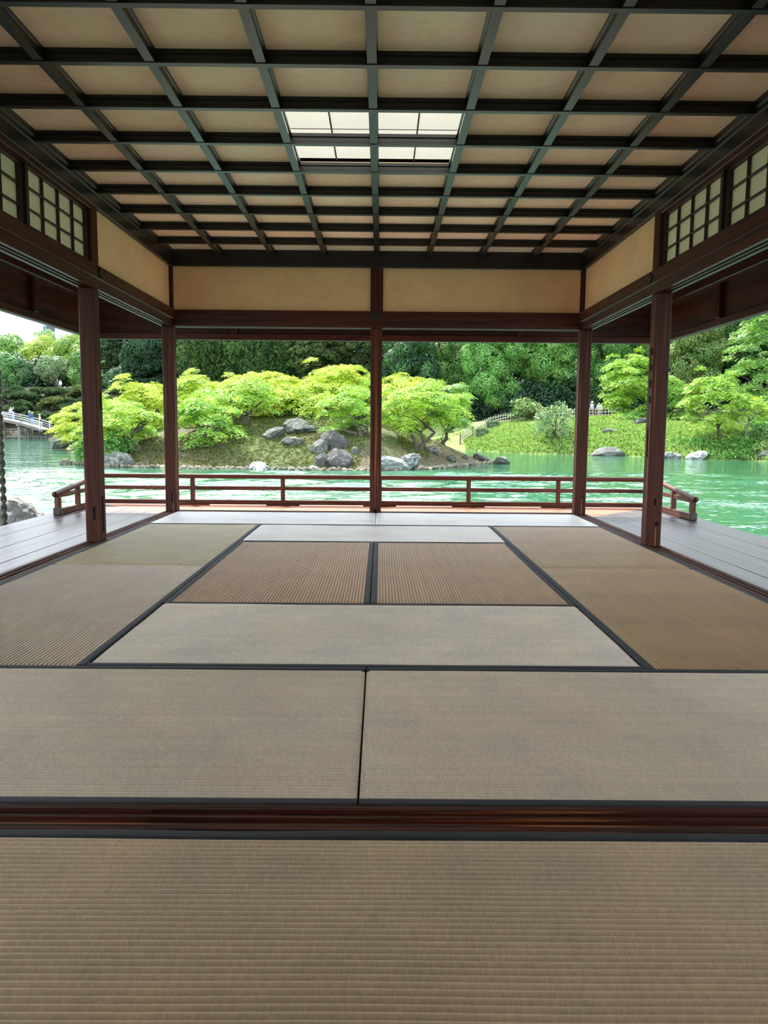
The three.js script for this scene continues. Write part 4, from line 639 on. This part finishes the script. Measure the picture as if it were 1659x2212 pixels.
layered('pine_tree', 'loose pale-tipped pine right beside the left side post, under the eave', 'tree', [-38, 11.2, -112], 3.6, 3.6, tall(-37.9, -112.4), { spray: 'pine', m: L.pineBlue, m2: L.pineYellow, size: 1.6, r: 0.28, ps: 0.3 });
layered('pine_tree', 'loose blue-green pine with layered boughs left of the left corner post', 'tree', [-30.5, 9.5, -104], 4.0, 4.2, tall(-30.6, -104.4), { spray: 'pine', m: L.pineBlue, m2: L.pine, size: 1.6, r: 0.3, ps: 0.28 });
billow('forest_tree', 'large dark green tree at the far left edge, against the sky', 'tree', [-68.4, 11.5, -140], 5, 5.2, tall(-68.2, -140.5), { m: L.spring, m2: L.oak, n: 34, size: 1.5, br: 0.34 });
billow('forest_tree', 'green tree with a bright yellow top in the left-hand treeline', 'tree', [-61, 12.6, -138], 3.1, 3.9, tall(-61.2, -138.5), { m: L.oakYellow, m2: L.spring, n: 24, size: 1.4 });
billow('forest_tree', 'bright yellow-green tree below the white building, left of the left side post', 'tree', [-53.5, 12.4, -134], 4.3, 4.6, tall(-53.4, -134.5), { m: L.spring, m2: L.oakYellow, n: 30, size: 1.4, br: 0.36 });
billow('forest_tree', 'pale grey-green drooping tree with dark limbs on the left-hand hill', 'tree', [-54.8, 9.9, -128], 2.9, 2.1, tall(-54.7, -128.5), { m: L.grey, m2: L.pale, n: 20, size: 1.3, r: 0.2 });
billow('forest_tree', 'thin airy tree top standing out against the sky by the white building', 'tree', [-65.4, 16.6, -150], 2.2, 2.6, tall(-65.4, -150.5), { m: L.spring, m2: L.oakYellow, n: 12, size: 1.4, dens: 0.5, r: 0.14 });
billow('forest_tree', 'dark lower tree in front of the large one at the far left edge', 'tree', [-62.8, 9.4, -130], 3.4, 3.2, tall(-62.9, -130.5), { m: L.oak, m2: L.pineBlue, n: 24, size: 1.4 });
billow('forest_tree', 'green rounded tree partly hidden by the left side post', 'tree', [-48.8, 9.6, -128], 3.3, 3.4, tall(-48.6, -128.5), { m: L.oak, m2: L.spring, n: 24, size: 1.4 });
{
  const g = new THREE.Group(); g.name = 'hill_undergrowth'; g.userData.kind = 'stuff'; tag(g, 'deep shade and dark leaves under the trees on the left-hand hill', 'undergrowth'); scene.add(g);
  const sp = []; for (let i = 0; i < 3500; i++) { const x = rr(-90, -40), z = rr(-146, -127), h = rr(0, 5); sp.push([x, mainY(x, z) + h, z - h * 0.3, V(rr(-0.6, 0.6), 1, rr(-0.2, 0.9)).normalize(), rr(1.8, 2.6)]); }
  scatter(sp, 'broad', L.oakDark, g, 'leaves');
}
// clipped cloud pines on the hill beyond the bridge, and two nearer ones
const NIWAKI = [[-57.5, -119.8, 1.3], [-53.6, -119.2, 1.2], [-61, -118.5, 1.8], [-55.6, -118, 1.9], [-50.3, -119.2, 1.6], [-46.6, -119, 1.9], [-59.2, -115.2, 1.8], [-54.2, -114.6, 1.8], [-49.6, -115.6, 1.8], [-45.8, -114.4, 2.0], [-56.4, -112, 1.8], [-51.2, -111.8, 1.9], [-47.6, -111.2, 1.6], [-61.5, -112.4, 1.8], [-43.4, -108, 2.0], [-42.6, -105.5, 1.7]];
const ROWS = [['topmost', 2], ['second', 4], ['third', 4], ['lowest', 4], ['waterside', 2]], PLACE = { 2: ['left', 'right'], 4: ['leftmost', 'second from left', 'third from left', 'rightmost'] }; let nk = 0;
for (const [row, cnt] of ROWS) for (let q = 0; q < cnt; q++) {
  const [x, z, r] = NIWAKI.slice(nk - q, nk - q + cnt).sort((a, c) => a[0] / (1.6 - a[1]) - c[0] / (1.6 - c[1]))[q]; nk++;
  layered('cloud_pine', 'clipped cloud pine on the slope behind the bridge, ' + row + ' row, ' + PLACE[cnt][q] + ' one', 'tree', [x, mainY(x, z) + 1.15, z], r * 1.3, 0.85, onBank(x, z), { spray: 'pine', m: nk % 3 ? L.pine : L.pineYellow, size: 1.4, pads: 14, ps: 0.4, r: 0.1, dens: 0.8, flat: 0.25, low: -0.6, group: 'cloud pines on the slope behind the bridge' });
}
layered('cloud_pine', 'wide pale-tipped flat pine showing over the maples between the two left posts', 'tree', [-34.4, 5.0, -102], 2.4, 0.95, onBank(-34.6, -102.3), { spray: 'pine', m: L.pineYellow, m2: L.pineBlue, size: 1.4, r: 0.15, ps: 0.34 });
layered('cloud_pine', 'lower flat pine just above the left maples, next to the left side post', 'tree', [-35.4, 3.7, -99.6], 1.9, 0.9, onBank(-35.3, -99.8), { spray: 'pine', m: L.pineBlue, m2: L.pineYellow, size: 1.4, r: 0.14, ps: 0.34 });

// ------------------------------------------------------------------ arched bridge
{
  const t = thing('arched_bridge', 'long arched wooden footbridge with pale railings at the far left', 'bridge', [0, 0, -100]), yb = (x) => 1.95 - 0.017 * (x + 54) ** 2, X0 = -64, X1 = -44, n = 16, pale = mat({ color: C(0.46, 0.47, 0.50), roughness: 0.7 }), dk = mat({ color: C(0.16, 0.13, 0.10), roughness: 0.8 }), pile = mat({ color: C(0.20, 0.20, 0.19), roughness: 0.8 });
  const arc = (h, hh, z, d) => { const top = [], bot = []; for (let i = 0; i <= n; i++) { const x = X0 + (X1 - X0) * i / n; top.push([x, yb(x) + h + hh]); bot.unshift([x, yb(x) + h]); } const sh = new THREE.Shape([...top, ...bot].map((p) => new THREE.Vector2(...p))); return new THREE.ExtrudeGeometry(sh, { depth: d, bevelEnabled: false }).translate(0, 0, z); };
  part('deck', arc(-0.12, 0.14, -1.6, 3.2), dk, t); part('fascia', arc(-0.3, 0.2, 1.6, 0.1), dk, t); part('fascia', arc(-0.3, 0.2, -1.7, 0.1), dk, t); part('kerb', arc(0.02, 0.14, 1.45, 0.14), pale, t);
  for (const z of [1.5, -1.58]) { part('rail', arc(0.78, 0.09, z, 0.09), pale, t); part('rail', arc(0.5, 0.07, z, 0.07), pale, t); part('rail', arc(0.24, 0.07, z, 0.07), pale, t); }
  for (let i = 0; i <= 8; i++) for (const z of [1.54, -1.54]) { const x = X0 + 0.4 + (X1 - X0 - 0.8) * i / 8; part('rail_post', cbox(0.16, 1.15, 0.16, 'y', 0.02, [0, 0]), i % 2 ? pile : pale, t, [x, yb(x) + 0.45, z]); }
  for (const x of [-61.5, -56.5, -50.4, -47.2]) for (const z of [1.3, -1.3]) part('pile', tube([V(x, -1.9, z), V(x, 0, z), V(x, yb(x) - 0.15, z)], [0.19, 0.18, 0.17], 8), pile, t);
  for (const x of [-61.5, -56.5, -50.4, -47.2]) part('cross_beam', cbox(0.22, 0.22, 3.6, 'z', 0.02, [0, 0]), pile, t, [x, yb(x) - 0.35, 0]);
}
{
  const t = thing('bank_fence', 'low rope-and-post fence on the far bank below the arched bridge', 'fence', [0, 0, 0]), w = mat({ color: C(0.30, 0.25, 0.18), roughness: 0.8 });
  for (let i = 0; i < 14; i++) { const x = -60 + i * 1.05, z = -109.9; part('fence_post', tube([V(x, mainY(x, z) - 0.2, z), V(x, mainY(x, z) + 0.3, z), V(x, mainY(x, z) + 0.75, z)], [0.05, 0.05, 0.05], 6), w, t); }
  for (const h of [0.35, 0.65]) part('rope', tube([V(-60, mainY(-60, -109.9) + h, -109.9), V(-53, mainY(-53, -109.9) + h, -109.9), V(-46.4, mainY(-46.4, -109.9) + h, -109.9)], [0.03, 0.03, 0.03], 5), w, t);
  const sw = thing('stone_edging', 'low stone edging at the waterline of the far bank below the bridge', 'stones', [0, 0, 0]);
  for (let i = 0; i < 24; i++) { const x = -60 + i * 0.6; part('stone', rockGeo(0.36, 0.3, 0.3, 700 + i % 5, { ...GR, detail: 3, cut: 4 }), M.rock, sw, [x, WATER + 0.12, -108.6 + rr(-0.1, 0.1)], rr(0, 3)); }
}

// ------------------------------------------------------------------ people
function person(label, x, y, z, ry, pose, col, hat) {            // one continuous body; joints joined by a smooth minimum
  const J = { hip: [0, 0.92, 0], chest: [0, 1.28, 0], neck: [0, 1.44, 0.01], head: [0, 1.575, 0.02], hl: [-0.09, 0.9, 0], kl: [-0.1, 0.49, 0.03], al: [-0.11, 0.08, -0.01], tl: [-0.12, 0.035, 0.13], hr: [0.09, 0.9, 0], kr: [0.1, 0.49, 0.02], ar: [0.11, 0.08, 0], tr: [0.12, 0.035, 0.14], sl: [-0.17, 1.37, 0], el: [-0.23, 1.1, -0.02], wl: [-0.24, 0.86, 0.05], fl: [-0.24, 0.76, 0.08], sr: [0.17, 1.37, 0], er: [0.23, 1.1, -0.02], wr: [0.24, 0.86, 0.05], fr: [0.24, 0.76, 0.08], ...pose };
  const B = [['hip', 'chest', 0.13, 0.145, 1], ['chest', 'neck', 0.12, 0.055, 1], ['neck', 'head', 0.05, 0.095, 0], ['head', 'head', 0.105, 0.105, 0], ['hl', 'kl', 0.085, 0.06, 2], ['kl', 'al', 0.058, 0.04, 2], ['al', 'tl', 0.045, 0.035, 3], ['hr', 'kr', 0.085, 0.06, 2], ['kr', 'ar', 0.058, 0.04, 2], ['ar', 'tr', 0.045, 0.035, 3], ['sl', 'el', 0.055, 0.043, 1], ['el', 'wl', 0.042, 0.03, 1], ['wl', 'fl', 0.034, 0.024, 0], ['sr', 'er', 0.055, 0.043, 1], ['er', 'wr', 0.042, 0.03, 1], ['wr', 'fr', 0.034, 0.024, 0], ['sl', 'sr', 0.065, 0.065, 1]].map(([a, b, ra, rb, k]) => [V(...J[a]), V(...J[b]), ra, rb, k]);
  const cap = (p, [a, b, ra, rb]) => { const ab = b.clone().sub(a), l = ab.lengthSq(), t = l ? clamp(p.clone().sub(a).dot(ab) / l) : 0; return p.distanceTo(a.clone().addScaledVector(ab, t)) - (ra + (rb - ra) * t); };
  const N = 56, mc = new MarchingCubes(N, new THREE.MeshStandardMaterial(), false, false, 60000), H = 0.98, p = V(0, 0, 0);
  for (let k = 0; k < N; k++) for (let j = 0; j < N; j++) for (let i = 0; i < N; i++) { p.set((i / N * 2 - 1) * H, 0.92 + (j / N * 2 - 1) * H, (k / N * 2 - 1) * H); let d = 1; for (const b of B) { const e = cap(p, b), h = clamp(0.5 + 0.5 * (d - e) / 0.03); d = d + (e - d) * h - 0.03 * h * (1 - h); } mc.field[i + j * N + k * N * N] = -d; }
  mc.isolation = 0; mc.update(); const n = mc.count, P = new Float32Array(n * 3), colr = new Float32Array(n * 3);
  for (let i = 0; i < n; i++) { p.set(mc.positionArray[i * 3] * H, mc.positionArray[i * 3 + 1] * H + 0.92, mc.positionArray[i * 3 + 2] * H); P.set([p.x, p.y, p.z], i * 3); let best = 9, kk = 0; for (const b of B) { const e = cap(p, b); if (e < best) { best = e; kk = b[4]; } } if (kk === 1 && p.y < 0.93 && Math.abs(p.x) < 0.19) kk = 2; const c = kk === 0 && p.y > 1.6 && p.z < 0.05 ? [0.02, 0.016, 0.012] : kk === 0 && p.y > 1.655 ? [0.02, 0.016, 0.012] : col[kk]; colr.set(c, i * 3); }
  let g = new THREE.BufferGeometry(); g.setAttribute('position', new THREE.BufferAttribute(P, 3)); g.setAttribute('color', new THREE.BufferAttribute(colr, 3)); g = mergeVertices(g, 1e-4); g.computeVertexNormals();
  const t = thing('person', label, 'person', [x, y, z]); t.rotation.y = ry; part('body', g, mat({ vertexColors: true, roughness: 0.8, color: C(1, 1, 1) }), t);
  if (hat) { const hd = J.head; part('hat', new THREE.LatheGeometry([[0.001, 0.13], [0.07, 0.12], [0.105, 0.06], [0.112, 0.035], [0.19, 0.015], [0.19, 0.005], [0.1, 0.02]].map((q) => new THREE.Vector2(...q)), 18), mat({ color: C(...hat), roughness: 0.9, side: THREE.DoubleSide }), t, [hd[0], hd[1] + 0.02, hd[2]]); }
  return t;
}
const SK = [0.5, 0.33, 0.24], by = (x) => 1.95 - 0.017 * (x + 54) ** 2 + 0.02;
person('person on the bridge in a white shirt with one arm raised', -48.75, by(-48.75), -100, 0.3, { er: [0.3, 1.5, 0.06], wr: [0.26, 1.74, 0.1], fr: [0.25, 1.83, 0.1] }, [SK, [0.72, 0.66, 0.66], [0.12, 0.18, 0.36], [0.05, 0.05, 0.05]]);
person('person on the bridge in a dark blue jacket and pale hat, left of the pair', -46.5, by(-46.5), -100.3, 2.6, {}, [SK, [0.06, 0.10, 0.22], [0.08, 0.12, 0.24], [0.04, 0.04, 0.04]], [0.6, 0.58, 0.52]);
person('person on the bridge in navy top, jeans and tan hat, right of the pair', -45.85, by(-45.85), -99.7, 2.9, {}, [SK, [0.03, 0.08, 0.16], [0.22, 0.36, 0.55], [0.04, 0.04, 0.04]], [0.62, 0.40, 0.16]);
person('person on the bridge with a white hat and an orange-brown bag, near its right end', -45.0, by(-45.0), -100, -1.2, {}, [SK, [0.68, 0.55, 0.46], [0.04, 0.05, 0.10], [0.04, 0.04, 0.04]], [0.75, 0.74, 0.7]);
person('person in a white shirt standing on the rocks atop the left-hand hill', -52.1, mainY(-52.1, -124), -124, 0, {}, [SK, [0.70, 0.70, 0.76], [0.26, 0.20, 0.16], [0.05, 0.05, 0.05]]);
person('person in dark clothes standing in the shade atop the left-hand hill', -52.75, mainY(-52.75, -124.4), -124.4, 0.4, {}, [SK, [0.07, 0.08, 0.09], [0.06, 0.06, 0.07], [0.05, 0.05, 0.05]]);
person('person in a pale blue jacket and white hat behind the lattice fence', 21.75, mainY(21.75, -77.6), -77.6, 0.5, { el: [-0.22, 1.1, 0.06], wl: [-0.06, 1.12, 0.24], fl: [0.0, 1.14, 0.27] }, [SK, [0.50, 0.58, 0.66], [0.03, 0.03, 0.05], [0.04, 0.04, 0.04]], [0.66, 0.64, 0.62]);
person('person in a light blue top stooping behind the lattice fence beside the bright maple', 22.45, mainY(22.45, -77.4) - 0.05, -77.4, -0.4, { neck: [0, 1.38, 0.18], head: [0, 1.47, 0.27], chest: [0, 1.24, 0.1], sl: [-0.17, 1.32, 0.12], sr: [0.17, 1.32, 0.12], el: [-0.22, 1.08, 0.16], er: [0.22, 1.08, 0.16], wl: [-0.18, 0.9, 0.26], wr: [0.18, 0.9, 0.26], fl: [-0.17, 0.82, 0.3], fr: [0.17, 0.82, 0.3] }, [SK, [0.55, 0.66, 0.72], [0.3, 0.3, 0.33], [0.05, 0.05, 0.05]]);
for (const [x, z, s, l] of [[-53.6, -123.6, 41, 'left one'], [-51.2, -123.4, 42, 'middle one'], [-50.2, -123.6, 43, 'right one']]) rock('grey stone edging the lookout on the left-hand hill, ' + l + ' of three', x, mainY(x, z) + 0.3, z, 0.6, 0.5, 0.45, s, { ...GR, detail: 8 });

// ------------------------------------------------------------------ white building beyond the trees
{
  const t = thing('apartment_building', 'white multi-storey building showing above the trees at the far left', 'building', [-99, 0, -260]), wl = mat({ color: C(0.42, 0.43, 0.45), roughness: 0.8 }), gl = mat({ color: C(0.03, 0.04, 0.06), roughness: 0.2 }), gn = mat({ color: C(0.10, 0.35, 0.30), roughness: 0.6 });
  part('walls', cbox(26, 44, 14, 'y', 0.05, [0, 0]), wl, t, [0, 22, 0]);
  for (let f = 0; f < 12; f++) { part('window', cbox(3.6, 1.7, 0.2, 'x', 0.02, [0, 0]), gl, t, [-9.6, 5 + f * 3.2 - 1.6, 7.05]); part('window', cbox(3.2, 1.7, 0.2, 'x', 0.02, [0, 0]), gl, t, [-2.5, 5 + f * 3.2 - 1.6, 7.05]); part('balcony', cbox(7.8, 1.05, 1.1, 'x', 0.04, [0, 0]), wl, t, [8, 4 + f * 3.2 - 1.6, 7.5]); }
  part('drain_pipe', tube([V(-10.6, 0, 7.4), V(-10.6, 20, 7.4), V(-10.6, 44, 7.4)], [0.22, 0.22, 0.22], 8), gn, t);
}

// ------------------------------------------------------------------ rain chain at the left eave
{
  const t = thing('rain_chain', 'dark mossy rain chain hanging beside the left edge of the deck', 'chain', [-4.10, 0, -6.8]), lg = new THREE.TorusGeometry(0.019, 0.0145, 8, 14).scale(1, 1.6, 1), mm = mat({ color: C(0.055, 0.045, 0.03), roughness: 0.85 });
  for (let i = 0; i < 64; i++) part('link', lg, mm, t, [rr(-0.003, 0.003), 2.06 - i * 0.049, 0], i % 2 ? Math.PI / 2 + 0.4 : 0.4);
}
renderer.render(scene, camera);
